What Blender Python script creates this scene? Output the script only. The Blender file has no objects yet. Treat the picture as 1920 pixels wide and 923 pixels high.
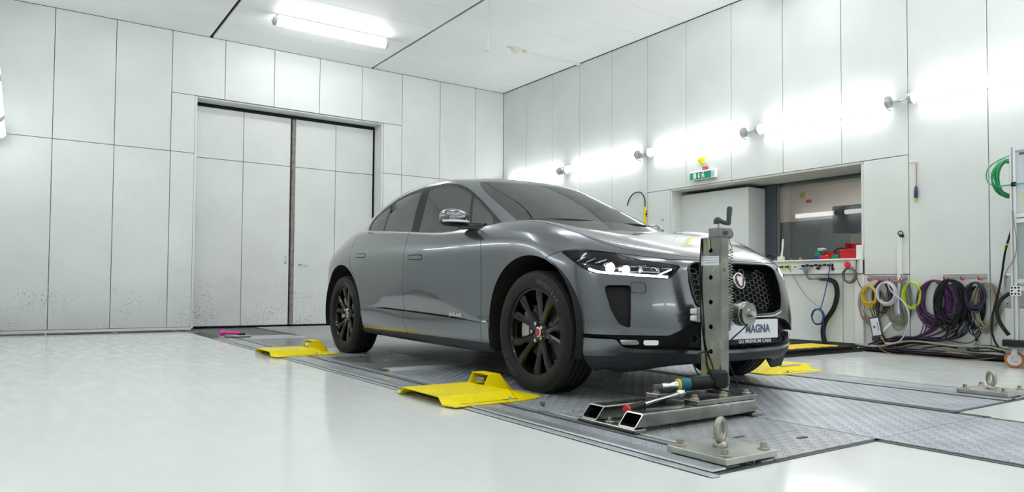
import bpy, math, random
import numpy as np
from mathutils import Matrix, Vector

# ---------------------------------------------------------------- camera, world, exposure
SC = bpy.context.scene
COL = SC.collection
YAW, PITCH, ROLL = 0.597403, 0.0318764, 0.00728743
cam_d = bpy.data.cameras.new('camera')
cam = bpy.data.objects.new('camera', cam_d)
COL.objects.link(cam)
cam_d.sensor_fit = 'HORIZONTAL'
cam_d.sensor_width = 36.0
cam_d.lens = 1342.1256 / 1920 * 36
cam_d.shift_x = (960 - 949.1047) / 1920
cam_d.shift_y = (498.0402 - 461.5) / 1920
cam_d.clip_start = 0.02
_f = Vector((math.sin(YAW), math.cos(YAW), 0)); _r = Vector((math.cos(YAW), -math.sin(YAW), 0)); _u = Vector((0, 0, 1))
_f2 = _f * math.cos(PITCH) + _u * math.sin(PITCH); _u2 = -_f * math.sin(PITCH) + _u * math.cos(PITCH)
_r3 = _r * math.cos(ROLL) + _u2 * math.sin(ROLL); _u3 = -_r * math.sin(ROLL) + _u2 * math.cos(ROLL)
_m = Matrix((( _r3.x, _u3.x, -_f2.x, 0), (_r3.y, _u3.y, -_f2.y, 0), (_r3.z, _u3.z, -_f2.z, 0.63), (0, 0, 0, 1)))
cam.matrix_world = _m
SC.camera = cam

WORLD = bpy.data.worlds.new('world')
SC.world = WORLD
WORLD.use_nodes = True
WORLD.node_tree.nodes['Background'].inputs[0].default_value = (0.8, 0.85, 0.9, 1)
WORLD.node_tree.nodes['Background'].inputs[1].default_value = 0.3
SC.view_settings.view_transform = 'Standard'
SC.view_settings.look = 'None'
SC.view_settings.gamma = 1.0
SC.view_settings.use_curve_mapping = False
SC.view_settings.exposure = 0.02
LAMP_POWER = 9.5          # emission strength of the fluorescent tubes

rng = random.Random(7)

# ---------------------------------------------------------------- materials
MATS = {}
def _nt(name):
    m = bpy.data.materials.new(name); m.use_nodes = True
    return m, m.node_tree, m.node_tree.nodes['Principled BSDF']
def _coords(nt, scale=1.0, world=True):
    if world:
        g = nt.nodes.new('ShaderNodeNewGeometry'); out = g.outputs['Position']
    else:
        g = nt.nodes.new('ShaderNodeTexCoord'); out = g.outputs['Object']
    mp = nt.nodes.new('ShaderNodeMapping')
    mp.inputs['Scale'].default_value = (scale,) * 3 if not hasattr(scale, '__len__') else scale
    nt.links.new(out, mp.inputs['Vector'])
    return mp.outputs['Vector']
def mat(name, col, rough=0.5, metal=0.0, var=0.0, vscale=8.0, bump=0.0, bscale=60.0, coat=0.0, rvar=0.0, spec=0.5, world=False, emit=None):
    """principled material with optional noise on colour, roughness and relief"""
    if name in MATS: return MATS[name]
    m, nt, b = _nt(name)
    b.inputs['Base Color'].default_value = (*col, 1)
    b.inputs['Roughness'].default_value = rough
    b.inputs['Metallic'].default_value = metal
    b.inputs['Specular IOR Level'].default_value = spec
    b.inputs['Coat Weight'].default_value = coat
    b.inputs['Coat Roughness'].default_value = 0.04
    if var or rvar:
        n = nt.nodes.new('ShaderNodeTexNoise'); n.inputs['Scale'].default_value = 1.0; n.inputs['Detail'].default_value = 5
        nt.links.new(_coords(nt, vscale, world), n.inputs['Vector'])
        if var:
            r = nt.nodes.new('ShaderNodeValToRGB')
            r.color_ramp.elements[0].position = 0.3; r.color_ramp.elements[1].position = 0.7
            r.color_ramp.elements[0].color = (*[max(0, c * (1 - var)) for c in col], 1)
            r.color_ramp.elements[1].color = (*[min(1, c * (1 + var)) for c in col], 1)
            nt.links.new(n.outputs['Fac'], r.inputs['Fac']); nt.links.new(r.outputs['Color'], b.inputs['Base Color'])
        if rvar:
            mr = nt.nodes.new('ShaderNodeMapRange')
            mr.inputs['From Min'].default_value = 0.3; mr.inputs['From Max'].default_value = 0.7
            mr.inputs['To Min'].default_value = max(0.02, rough - rvar); mr.inputs['To Max'].default_value = rough + rvar
            nt.links.new(n.outputs['Fac'], mr.inputs['Value']); nt.links.new(mr.outputs['Result'], b.inputs['Roughness'])
    if bump:
        n2 = nt.nodes.new('ShaderNodeTexNoise'); n2.inputs['Scale'].default_value = 1.0; n2.inputs['Detail'].default_value = 3
        nt.links.new(_coords(nt, bscale, world), n2.inputs['Vector'])
        bp = nt.nodes.new('ShaderNodeBump'); bp.inputs['Strength'].default_value = bump; bp.inputs['Distance'].default_value = 0.002
        nt.links.new(n2.outputs['Fac'], bp.inputs['Height']); nt.links.new(bp.outputs['Normal'], b.inputs['Normal'])
    if emit:
        b.inputs['Emission Color'].default_value = (*emit[0], 1); b.inputs['Emission Strength'].default_value = emit[1]
    MATS[name] = m
    return m
def thin_glass(name, tint, rough=0.0, ior=1.5):
    if name in MATS: return MATS[name]
    m = bpy.data.materials.new(name); m.use_nodes = True; nt = m.node_tree
    for n in list(nt.nodes): nt.nodes.remove(n)
    o = nt.nodes.new('ShaderNodeOutputMaterial'); mx = nt.nodes.new('ShaderNodeMixShader'); fr = nt.nodes.new('ShaderNodeFresnel')
    t = nt.nodes.new('ShaderNodeBsdfTransparent'); g = nt.nodes.new('ShaderNodeBsdfGlossy')
    t.inputs['Color'].default_value = (*tint, 1); g.inputs['Roughness'].default_value = rough; fr.inputs['IOR'].default_value = ior
    nt.links.new(fr.outputs[0], mx.inputs[0]); nt.links.new(t.outputs[0], mx.inputs[1]); nt.links.new(g.outputs[0], mx.inputs[2])
    nt.links.new(mx.outputs[0], o.inputs['Surface'])
    MATS[name] = m
    return m
def emission(name, col, strength):
    if name in MATS: return MATS[name]
    m = bpy.data.materials.new(name); m.use_nodes = True; nt = m.node_tree
    for n in list(nt.nodes): nt.nodes.remove(n)
    o = nt.nodes.new('ShaderNodeOutputMaterial'); e = nt.nodes.new('ShaderNodeEmission')
    e.inputs[0].default_value = (*col, 1); e.inputs[1].default_value = strength
    nt.links.new(e.outputs[0], o.inputs['Surface'])
    MATS[name] = m
    return m

def panel_material(name, col, stripe, speck):
    """painted acoustic sheet: faint mottling, pin-hole chips that thicken towards the floor, fine ribbing"""
    m, nt, b = _nt(name)
    L = nt.links
    b.inputs['Roughness'].default_value = 0.42
    geo = nt.nodes.new('ShaderNodeNewGeometry')
    n = nt.nodes.new('ShaderNodeTexNoise'); n.inputs['Scale'].default_value = 1.6; n.inputs['Detail'].default_value = 6
    L.new(geo.outputs['Position'], n.inputs['Vector'])
    r = nt.nodes.new('ShaderNodeValToRGB')
    r.color_ramp.elements[0].position = 0.3; r.color_ramp.elements[1].position = 0.75
    r.color_ramp.elements[0].color = (*[c * 0.93 for c in col], 1); r.color_ramp.elements[1].color = (*[min(1, c * 1.04) for c in col], 1)
    L.new(n.outputs['Fac'], r.inputs['Fac'])
    # chips
    v = nt.nodes.new('ShaderNodeTexVoronoi'); v.inputs['Scale'].default_value = 44.0
    L.new(geo.outputs['Position'], v.inputs['Vector'])
    n2 = nt.nodes.new('ShaderNodeTexNoise'); n2.inputs['Scale'].default_value = 2.6; n2.inputs['Detail'].default_value = 3
    L.new(geo.outputs['Position'], n2.inputs['Vector'])
    sx = nt.nodes.new('ShaderNodeSeparateXYZ'); L.new(geo.outputs['Position'], sx.inputs[0])
    hz = nt.nodes.new('ShaderNodeMapRange'); hz.inputs['From Min'].default_value = 0.1; hz.inputs['From Max'].default_value = 1.9
    hz.inputs['To Min'].default_value = 0.20 * speck; hz.inputs['To Max'].default_value = 0.0
    L.new(sx.outputs['Z'], hz.inputs['Value'])
    th = nt.nodes.new('ShaderNodeMath'); th.operation = 'MULTIPLY'
    pw = nt.nodes.new('ShaderNodeMath'); pw.operation = 'POWER'; pw.inputs[1].default_value = 2.0
    L.new(n2.outputs['Fac'], pw.inputs[0]); ml = nt.nodes.new('ShaderNodeMath'); ml.operation = 'MULTIPLY'; ml.inputs[1].default_value = 3.2
    L.new(pw.outputs[0], ml.inputs[0]); L.new(ml.outputs[0], th.inputs[0]); L.new(hz.outputs['Result'], th.inputs[1])
    lt = nt.nodes.new('ShaderNodeMath'); lt.operation = 'LESS_THAN'
    L.new(v.outputs['Distance'], lt.inputs[0]); L.new(th.outputs[0], lt.inputs[1])
    mx = nt.nodes.new('ShaderNodeMix'); mx.data_type = 'RGBA'
    L.new(lt.outputs[0], mx.inputs[0]); L.new(r.outputs['Color'], mx.inputs[6]); mx.inputs[7].default_value = (0.33, 0.33, 0.31, 1)
    L.new(mx.outputs[2], b.inputs['Base Color'])
    if stripe:
        w = nt.nodes.new('ShaderNodeTexWave'); w.wave_type = 'BANDS'; w.bands_direction = stripe
        w.inputs['Scale'].default_value = 16.0; w.inputs['Distortion'].default_value = 0.0
        L.new(geo.outputs['Position'], w.inputs['Vector'])
        bp = nt.nodes.new('ShaderNodeBump'); bp.inputs['Strength'].default_value = 0.12; bp.inputs['Distance'].default_value = 0.002
        L.new(w.outputs['Fac'], bp.inputs['Height']); L.new(bp.outputs['Normal'], b.inputs['Normal'])
    MATS[name] = m
    return m

def checker_plate(name, col, rough):
    """steel tread plate: rows of slanted lozenges as relief"""
    m, nt, b = _nt(name); L = nt.links
    b.inputs['Metallic'].default_value = 0.55; b.inputs['Roughness'].default_value = rough
    geo = nt.nodes.new('ShaderNodeNewGeometry')
    def lozenge(rot, off):
        mp = nt.nodes.new('ShaderNodeMapping'); mp.inputs['Rotation'].default_value = (0, 0, rot); mp.inputs['Location'].default_value = (off, off * 0.5, 0)
        L.new(geo.outputs['Position'], mp.inputs['Vector'])
        sx = nt.nodes.new('ShaderNodeSeparateXYZ'); L.new(mp.outputs[0], sx.inputs[0])
        outs = []
        for ax, fr in (('X', 2 * math.pi / 0.060), ('Y', 2 * math.pi / 0.060)):
            a = nt.nodes.new('ShaderNodeMath'); a.operation = 'MULTIPLY'; a.inputs[1].default_value = fr; L.new(sx.outputs[ax], a.inputs[0])
            s = nt.nodes.new('ShaderNodeMath'); s.operation = 'COSINE'; L.new(a.outputs[0], s.inputs[0]); outs.append(s)
        # narrow across, long along
        p = nt.nodes.new('ShaderNodeMath'); p.operation = 'MULTIPLY'; p.inputs[1].default_value = 0.42; L.new(outs[0].outputs[0], p.inputs[0])
        q = nt.nodes.new('ShaderNodeMath'); q.operation = 'ADD'; L.new(p.outputs[0], q.inputs[0]); L.new(outs[1].outputs[0], q.inputs[1])
        e = nt.nodes.new('ShaderNodeMapRange'); e.inputs['From Min'].default_value = 0.75; e.inputs['From Max'].default_value = 1.15
        L.new(q.outputs[0], e.inputs['Value'])
        return e.outputs['Result']
    a = lozenge(math.radians(45), 0.0); c = lozenge(math.radians(-45), 0.0184)
    mxn = nt.nodes.new('ShaderNodeMath'); mxn.operation = 'MAXIMUM'; L.new(a, mxn.inputs[0]); L.new(c, mxn.inputs[1])
    bp = nt.nodes.new('ShaderNodeBump'); bp.inputs['Strength'].default_value = 1.0; bp.inputs['Distance'].default_value = 0.010
    L.new(mxn.outputs[0], bp.inputs['Height']); L.new(bp.outputs['Normal'], b.inputs['Normal'])
    n = nt.nodes.new('ShaderNodeTexNoise'); n.inputs['Scale'].default_value = 4.0; n.inputs['Detail'].default_value = 7
    L.new(geo.outputs['Position'], n.inputs['Vector'])
    r = nt.nodes.new('ShaderNodeValToRGB'); r.color_ramp.elements[0].position = 0.32; r.color_ramp.elements[1].position = 0.68
    r.color_ramp.elements[0].color = (*[k * 0.8 for k in col], 1); r.color_ramp.elements[1].color = (*[k * 1.12 for k in col], 1)
    L.new(n.outputs['Fac'], r.inputs['Fac'])
    # darker colour along the edge of each lozenge
    ed = nt.nodes.new('ShaderNodeMath'); ed.operation = 'PINGPONG'; ed.inputs[1].default_value = 0.5; L.new(mxn.outputs[0], ed.inputs[0])
    em = nt.nodes.new('ShaderNodeMath'); em.operation = 'MULTIPLY'; em.inputs[1].default_value = 0.9; L.new(ed.outputs[0], em.inputs[0])
    mx = nt.nodes.new('ShaderNodeMix'); mx.data_type = 'RGBA'; L.new(em.outputs[0], mx.inputs[0]); L.new(r.outputs['Color'], mx.inputs[6]); mx.inputs[7].default_value = (*[k * 0.35 for k in col], 1)
    L.new(mx.outputs[2], b.inputs['Base Color'])
    MATS[name] = m
    return m

M_wall = panel_material('wall_sheet', (0.735, 0.765, 0.74), 'X', 1.0)
M_wallr = panel_material('wall_sheet_ribbed', (0.72, 0.75, 0.725), 'Y', 0.55)
M_door = panel_material('door_sheet', (0.715, 0.735, 0.715), None, 1.25)
M_ceil = mat('ceiling_sheet', (0.89, 0.905, 0.90), 0.5, var=0.025, vscale=1.5, world=True)
M_joint = mat('dark_joint', (0.075, 0.08, 0.075), 0.8)
M_white = mat('white_lacquer', (0.8, 0.81, 0.8), 0.35)
M_black = mat('black_plastic', (0.012, 0.012, 0.014), 0.42, spec=0.3, bump=0.1, bscale=300)
M_rubber = mat('black_rubber', (0.012, 0.012, 0.013), 0.6, spec=0.25, var=0.2, vscale=30)
M_steel = mat('brushed_steel', (0.38, 0.385, 0.36), 0.28, 0.95, var=0.22, vscale=9, rvar=0.12)
M_steel_d = mat('dark_steel', (0.16, 0.165, 0.165), 0.42, 0.7, var=0.25, vscale=12, rvar=0.1)
M_galv = mat('zinc_steel', (0.55, 0.57, 0.58), 0.32, 0.8, var=0.15, vscale=25, rvar=0.1)
M_alu = mat('aluminium', (0.62, 0.64, 0.64), 0.3, 0.9)
M_yellow = mat('yellow_paint', (0.90, 0.73, 0.0), 0.38, spec=0.3, var=0.06, vscale=10, rvar=0.08)
M_red = mat('red_plastic', (0.62, 0.012, 0.02), 0.4)
M_green = mat('green_plastic', (0.0, 0.26, 0.12), 0.4)
M_blue = mat('blue_plastic', (0.01, 0.06, 0.42), 0.4)
M_chrome = mat('chrome', (0.75, 0.75, 0.75), 0.08, 1.0)
M_tube = emission('fluorescent_tube', (0.985, 1.0, 1.015), LAMP_POWER)
M_tube_c = emission('fluorescent_tube_ceiling', (0.985, 1.0, 1.015), LAMP_POWER * 2.3)

# ---------------------------------------------------------------- geometry helpers
def rotz(a): c, s = math.cos(a), math.sin(a); return np.array([[c, -s, 0], [s, c, 0], [0, 0, 1.0]])
def rotx(a): c, s = math.cos(a), math.sin(a); return np.array([[1.0, 0, 0], [0, c, -s], [0, s, c]])
def roty(a): c, s = math.cos(a), math.sin(a); return np.array([[c, 0, s], [0, 1.0, 0], [-s, 0, c]])
def frame(d):
    d = np.array(d, float); d /= np.linalg.norm(d)
    a = np.array([0, 0, 1.0]) if abs(d[2]) < 0.9 else np.array([1.0, 0, 0])
    x = np.cross(a, d); x /= np.linalg.norm(x)
    return x, np.cross(d, x), d
class MB:
    """collects faces of one part"""
    def __init__(self): self.v = []; self.f = []
    def add(self, V, F):
        o = len(self.v); self.v += [tuple(map(float, p)) for p in V]; self.f += [tuple(i + o for i in q) for q in F]; return self
    def box(self, x0, x1, y0, y1, z0, z1, c=0.0, R=None, at=(0, 0, 0)):
        if x1 < x0: x0, x1 = x1, x0
        if y1 < y0: y0, y1 = y1, y0
        if z1 < z0: z0, z1 = z1, z0
        lo = np.array([x0, y0, z0], float); hi = np.array([x1, y1, z1], float)
        if c <= 0:
            V = np.array([[(lo, hi)[i][0], (lo, hi)[j][1], (lo, hi)[k][2]] for k in (0, 1) for j in (0, 1) for i in (0, 1)])
            F = [(0, 2, 3, 1), (4, 5, 7, 6), (0, 1, 5, 4), (2, 6, 7, 3), (0, 4, 6, 2), (1, 3, 7, 5)]
        else:
            c = min(c, 0.49 * (hi - lo).min())
            V = []; ids = {}
            for i in (0, 1):
                for j in (0, 1):
                    for k in (0, 1):
                        for ax in range(3):
                            p = np.array([(lo, hi)[i][0], (lo, hi)[j][1], (lo, hi)[k][2]])
                            for a in range(3):
                                if a != ax: p[a] += c if (i, j, k)[a] == 0 else -c
                            ids[(i, j, k, ax)] = len(V); V.append(p)
            F = []
            for ax in range(3):
                o = [a for a in range(3) if a != ax]
                for sd in (0, 1):
                    q = []
                    for (a, b) in ((0, 0), (1, 0), (1, 1), (0, 1)):
                        s = [0, 0, 0]; s[ax] = sd; s[o[0]] = a; s[o[1]] = b; q.append(ids[(*s, ax)])
                    F.append(q)
                for a in (0, 1):
                    for b in (0, 1):
                        q = []
                        for e, x in ((0, o[0]), (1, o[0]), (1, o[1]), (0, o[1])):
                            s = [0, 0, 0]; s[ax] = e; s[o[0]] = a; s[o[1]] = b; q.append(ids[(*s, x)])
                        F.append(q)
            for i in (0, 1):
                for j in (0, 1):
                    for k in (0, 1): F.append([ids[(i, j, k, a)] for a in range(3)])
            V = np.array(V); ctr = (lo + hi) / 2; G = []
            for q in F:
                P = V[q]; n = np.cross(P[1] - P[0], P[2] - P[0])
                G.append(tuple(q) if n @ (P.mean(0) - ctr) > 0 else tuple(q[::-1]))
            F = G
        if R is not None: V = V @ np.array(R).T
        return self.add(V + np.array(at, float), F)
    def cyl(self, p0, p1, r0, r1=None, n=14, caps=True):
        p0 = np.array(p0, float); p1 = np.array(p1, float); r1 = r0 if r1 is None else r1
        x, y, d = frame(p1 - p0); a = np.arange(n) * 2 * math.pi / n
        ring = np.cos(a)[:, None] * x + np.sin(a)[:, None] * y
        V = np.concatenate([p0 + ring * r0, p1 + ring * r1])
        F = [(i, (i + 1) % n, n + (i + 1) % n, n + i) for i in range(n)]
        if caps: F += [tuple(range(n))[::-1], tuple(range(n, 2 * n))]
        return self.add(V, F)
    def lathe(self, prof, at, axis, n=32, close=False):
        """prof: list of (radius, height along axis)"""
        x, y, d = frame(axis); at = np.array(at, float); a = np.arange(n) * 2 * math.pi / n; m = len(prof)
        ring = np.cos(a)[:, None] * x + np.sin(a)[:, None] * y
        V = np.concatenate([at + ring * r + d * h for r, h in prof])
        F = []
        for k in range(m if close else m - 1):
            k2 = (k + 1) % m
            F += [(k * n + i, k * n + (i + 1) % n, k2 * n + (i + 1) % n, k2 * n + i) for i in range(n)]
        if not close:
            if prof[0][0] > 1e-6: F.append(tuple(range(n))[::-1])
            if prof[-1][0] > 1e-6: F.append(tuple(range((m - 1) * n, m * n)))
        return self.add(V, F)
    def tube(self, pts, r, n=6, closed=False, caps=True):
        P = np.array(pts, float); m = len(P)
        rr = np.full(m, r, float) if not hasattr(r, '__len__') else np.array(r, float)
        if closed: T = np.roll(P, -1, 0) - np.roll(P, 1, 0)
        else: T = np.gradient(P, axis=0)
        T /= np.maximum(np.linalg.norm(T, axis=1), 1e-9)[:, None]
        x, y, _ = frame(T[0]); V = []
        a = np.arange(n) * 2 * math.pi / n
        for k in range(m):
            x = x - T[k] * (x @ T[k]); nx = np.linalg.norm(x)
            if nx < 1e-6: x, y, _ = frame(T[k])
            else: x = x / nx
            y = np.cross(T[k], x)
            V.append(P[k] + rr[k] * (np.cos(a)[:, None] * x + np.sin(a)[:, None] * y))
        V = np.concatenate(V); F = []
        for k in range(m if closed else m - 1):
            k2 = (k + 1) % m
            F += [(k * n + i, k * n + (i + 1) % n, k2 * n + (i + 1) % n, k2 * n + i) for i in range(n)]
        if caps and not closed: F += [tuple(range(n))[::-1], tuple(range((m - 1) * n, m * n))]
        return self.add(V, F)
    def prism(self, poly, h0, h1, fn):
        """poly in 2-D counter-clockwise, extruded from h0 to h1; fn(a, b, h) -> xyz"""
        n = len(poly)
        V = [fn(a, b, h0) for a, b in poly] + [fn(a, b, h1) for a, b in poly]
        F = [(i, (i + 1) % n, n + (i + 1) % n, n + i) for i in range(n)] + [tuple(range(n))[::-1], tuple(range(n, 2 * n))]
        return self.add(V, F)
    def ellipsoid(self, c, rad, nu=16, nv=10, R=None, power=1.0):
        V = []; sg = lambda t: math.copysign(abs(t) ** power, t)
        for j in range(nv + 1):
            th = math.pi * j / nv
            for i in range(nu):
                ph = 2 * math.pi * i / nu
                V.append((rad[0] * sg(math.sin(th)) * sg(math.cos(ph)), rad[1] * sg(math.sin(th)) * sg(math.sin(ph)), rad[2] * sg(math.cos(th))))
        V = np.array(V)
        if R is not None: V = V @ np.array(R).T
        F = [(j * nu + i, (j + 1) * nu + i, (j + 1) * nu + (i + 1) % nu, j * nu + (i + 1) % nu) for j in range(nv) for i in range(nu)]
        return self.add(V + np.array(c, float), F)
    def mesh(self, name, material, smooth=None):
        me = bpy.data.meshes.new(name); me.from_pydata(self.v, [], self.f); me.materials.append(material)
        if smooth is not None:
            me.polygons.foreach_set('use_smooth', [True] * len(me.polygons))
            me.set_sharp_from_angle(angle=math.radians(smooth))
        me.update()
        return me
    def build(self, name, material, parent=None, smooth=None, fix=False):
        off = np.zeros(3); p = parent
        while p is not None: off += np.array(p.location); p = p.parent
        if off.any(): self.v = [tuple(np.array(q) - off) for q in self.v]
        me = self.mesh(name, material, smooth)
        if fix:
            import bmesh
            b = bmesh.new(); b.from_mesh(me); bmesh.ops.recalc_face_normals(b, faces=b.faces); b.to_mesh(me); b.free()
        o = bpy.data.objects.new(name, me); COL.objects.link(o)
        if parent is not None: o.parent = parent
        return o
def tag(o, label=None, cat=None, group=None, kind=None):
    if label: o['label'] = label
    if cat: o['category'] = cat
    if group: o['group'] = group
    if kind: o['kind'] = kind
    return o
def thing(name, label, cat, loc=(0, 0, 0), group=None):
    o = bpy.data.objects.new(name, None); COL.objects.link(o); o.location = loc; o.empty_display_size = 0.1
    return tag(o, label, cat, group)
def put(me, name, parent, loc, rot=(0, 0, 0), scale=(1, 1, 1)):
    """place shared mesh data as an object; loc in world space"""
    o = bpy.data.objects.new(name, me); COL.objects.link(o)
    off = np.zeros(3); p = parent
    while p is not None: off += np.array(p.location); p = p.parent
    o.location = tuple(np.array(loc, float) - off); o.rotation_euler = rot; o.scale = scale
    if parent is not None: o.parent = parent
    return o
def copy_tree(o, parent=None):
    c = o.copy(); COL.objects.link(c); c.parent = parent
    for ch in list(o.children): copy_tree(ch, c)
    return c
def text_polys(s, size, bold=0.0, extrude=0.0):
    cu = bpy.data.curves.new('txt', 'FONT'); cu.body = s; cu.size = size; cu.offset = bold; cu.extrude = extrude; cu.resolution_u = 3
    ob = bpy.data.objects.new('txt', cu); COL.objects.link(ob)
    dg = bpy.context.evaluated_depsgraph_get()
    me = bpy.data.meshes.new_from_object(ob.evaluated_get(dg))
    V = np.zeros(len(me.vertices) * 3); me.vertices.foreach_get('co', V); V = V.reshape(-1, 3)
    F = [tuple(p.vertices) for p in me.polygons]
    bpy.data.objects.remove(ob); bpy.data.curves.remove(cu); bpy.data.meshes.remove(me)
    return V, F
def smooth_path(pts, n=40):
    P = np.array(pts, float); t = np.concatenate([[0], np.cumsum(np.maximum(np.linalg.norm(np.diff(P, axis=0), axis=1), 1e-6))])
    return cspl(t, P, np.linspace(0, t[-1], n))
def cspl(x, Y, xq):
    """natural cubic spline through (x, Y) evaluated at xq"""
    x = np.asarray(x, float); Y = np.asarray(Y, float); n = len(x); h = np.diff(x)
    A = np.zeros((n, n)); B = np.zeros((n,) + Y.shape[1:]); A[0, 0] = A[-1, -1] = 1
    for i in range(1, n - 1):
        A[i, i - 1] = h[i - 1]; A[i, i] = 2 * (h[i - 1] + h[i]); A[i, i + 1] = h[i]
        B[i] = 6 * ((Y[i + 1] - Y[i]) / h[i] - (Y[i] - Y[i - 1]) / h[i - 1])
    M = np.linalg.solve(A, B.reshape(n, -1)).reshape(B.shape)
    xq = np.asarray(xq, float); k = np.clip(np.searchsorted(x, xq, side='right') - 1, 0, n - 2)
    a = (x[k + 1] - xq) / h[k]; b = (xq - x[k]) / h[k]; sh = (-1,) + (1,) * (Y.ndim - 1)
    a = a.reshape(sh); b = b.reshape(sh); hh = (h[k] ** 2).reshape(sh)
    return a * Y[k] + b * Y[k + 1] + ((a ** 3 - a) * M[k] + (b ** 3 - b) * M[k + 1]) * hh / 6

# shared bolt: hexagon head on a washer
def _bolt_mesh(name, r, h, material):
    b = MB(); b.lathe([(r * 1.75, 0), (r * 1.75, h * 0.22), (r * 1.55, h * 0.3)], (0, 0, 0), (0, 0, 1), 16)
    a = [(r * math.cos(k * math.pi / 3), r * math.sin(k * math.pi / 3)) for k in range(6)]
    b.prism(a, h * 0.28, h * 0.93, lambda x, y, z: (x, y, z)); b.prism([(x * 0.82, y * 0.82) for x, y in a], h * 0.93, h, lambda x, y, z: (x, y, z))
    return b.mesh(name, material, 30)
ME_bolt = _bolt_mesh('bolt', 0.0125, 0.024, mat('bolt_steel', (0.42, 0.38, 0.31), 0.35, 0.85, var=0.3, vscale=60))
ME_bolt_s = _bolt_mesh('bolt', 0.008, 0.014, M_galv)
# ================================================================ the room
ZC, YB, XR, XL, YF = 4.265, 11.0, 7.4, -0.33, -3.2
PANEL_CACHE = {}
def panel(parent, axis, plane, a0, a1, z0, z1, material, out=-1, t=0.03, gap=0.0035, name='panel'):
    """one cladding sheet; axis 'Y': sheet lies in plane y=plane and spans x; 'X': plane x=plane and spans y"""
    w, h = a1 - a0 - 2 * gap, z1 - z0 - 2 * gap
    key = (axis, round(w, 3), round(h, 3), material.name, t)
    me = PANEL_CACHE.get(key)
    if me is None:
        b = MB()
        if axis == 'Y': b.box(-w / 2, w / 2, -t / 2, t / 2, -h / 2, h / 2, 0.003)
        else: b.box(-t / 2, t / 2, -w / 2, w / 2, -h / 2, h / 2, 0.003)
        me = PANEL_CACHE[key] = b.mesh(name, material)
    c = (a0 + a1) / 2; z = (z0 + z1) / 2; p = plane - out * t / 2
    return put(me, name, parent, (c, p, z) if axis == 'Y' else (p, c, z))
def structure(name, mb, material, smooth=None):
    o = mb.build(name, material, None, smooth); o['kind'] = 'structure'; return o

# floor: poured epoxy, glossy
def floor_material():
    m, nt, b = _nt('epoxy_floor'); L = nt.links
    geo = nt.nodes.new('ShaderNodeNewGeometry')
    n = nt.nodes.new('ShaderNodeTexNoise'); n.inputs['Scale'].default_value = 0.9; n.inputs['Detail'].default_value = 6
    L.new(geo.outputs['Position'], n.inputs['Vector'])
    r = nt.nodes.new('ShaderNodeValToRGB'); r.color_ramp.elements[0].color = (0.79, 0.825, 0.80, 1); r.color_ramp.elements[1].color = (0.83, 0.86, 0.84, 1)
    r.color_ramp.elements[0].position = 0.35; r.color_ramp.elements[1].position = 0.7
    L.new(n.outputs['Fac'], r.inputs['Fac'])
    # scuffs
    mp = nt.nodes.new('ShaderNodeMapping'); mp.inputs['Scale'].default_value = (14, 3.5, 1); L.new(geo.outputs['Position'], mp.inputs['Vector'])
    n2 = nt.nodes.new('ShaderNodeTexNoise'); n2.inputs['Scale'].default_value = 1.0; n2.inputs['Detail'].default_value = 8; L.new(mp.outputs[0], n2.inputs['Vector'])
    gt = nt.nodes.new('ShaderNodeMapRange'); gt.inputs['From Min'].default_value = 0.70; gt.inputs['From Max'].default_value = 0.80; gt.inputs['To Max'].default_value = 0.35
    L.new(n2.outputs['Fac'], gt.inputs['Value'])
    mx = nt.nodes.new('ShaderNodeMix'); mx.data_type = 'RGBA'; L.new(gt.outputs['Result'], mx.inputs[0]); L.new(r.outputs['Color'], mx.inputs[6]); mx.inputs[7].default_value = (0.40, 0.41, 0.38, 1)
    L.new(mx.outputs[2], b.inputs['Base Color'])
    mr = nt.nodes.new('ShaderNodeMapRange'); mr.inputs['From Min'].default_value = 0.3; mr.inputs['From Max'].default_value = 0.7
    mr.inputs['To Min'].default_value = 0.10; mr.inputs['To Max'].default_value = 0.19; L.new(n2.outputs['Fac'], mr.inputs['Value']); L.new(mr.outputs['Result'], b.inputs['Roughness'])
    b.inputs['IOR'].default_value = 1.42
    n3 = nt.nodes.new('ShaderNodeTexNoise'); n3.inputs['Scale'].default_value = 3.0; n3.inputs['Detail'].default_value = 1; L.new(geo.outputs['Position'], n3.inputs['Vector'])
    bp = nt.nodes.new('ShaderNodeBump'); bp.inputs['Strength'].default_value = 0.012; bp.inputs['Distance'].default_value = 0.02; L.new(n3.outputs['Fac'], bp.inputs['Height']); L.new(bp.outputs['Normal'], b.inputs['Normal'])
    MATS['epoxy_floor'] = m
    return m
M_floor = floor_material()
structure('floor', MB().box(-4.0, 12.0, YF - 0.3, 11.6, -0.2, 0.0), M_floor)

# ceiling: three bays of sheets between dark slots
ceil = structure('ceiling', MB().box(-4.0, XR + 0.2, YF - 0.3, 11.6, ZC + 0.03, ZC + 0.25), mat('slot_black', (0.012, 0.013, 0.013), 0.9))
XB = [(-2.86, -0.312), (-0.268, 2.218), (2.262, 4.748), (4.792, 7.385)]
YJ = [11.0, 10.266, 9.53, 8.80, 8.045, 7.30, 6.584, 5.844, 5.10, 4.376, 3.667, 2.945, 2.22, 1.50, 0.77, 0.05, -0.67, -1.40, -2.12, -2.84, YF]
for bx, (x0, x1) in enumerate(XB):
    for k in range(len(YJ) - 1):
        w, h = x1 - x0, YJ[k] - YJ[k + 1] - 0.005
        b = MB().box(-w / 2, w / 2, -h / 2, h / 2, -0.015, 0.015, 0.003)
        key = ('c', round(w, 3), round(h, 3))
        me = PANEL_CACHE.get(key) or PANEL_CACHE.setdefault(key, b.mesh('ceiling_sheet', M_ceil))
        put(me, 'ceiling_sheet', ceil, ((x0 + x1) / 2, (YJ[k] + YJ[k + 1]) / 2, ZC + 0.015))

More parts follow.
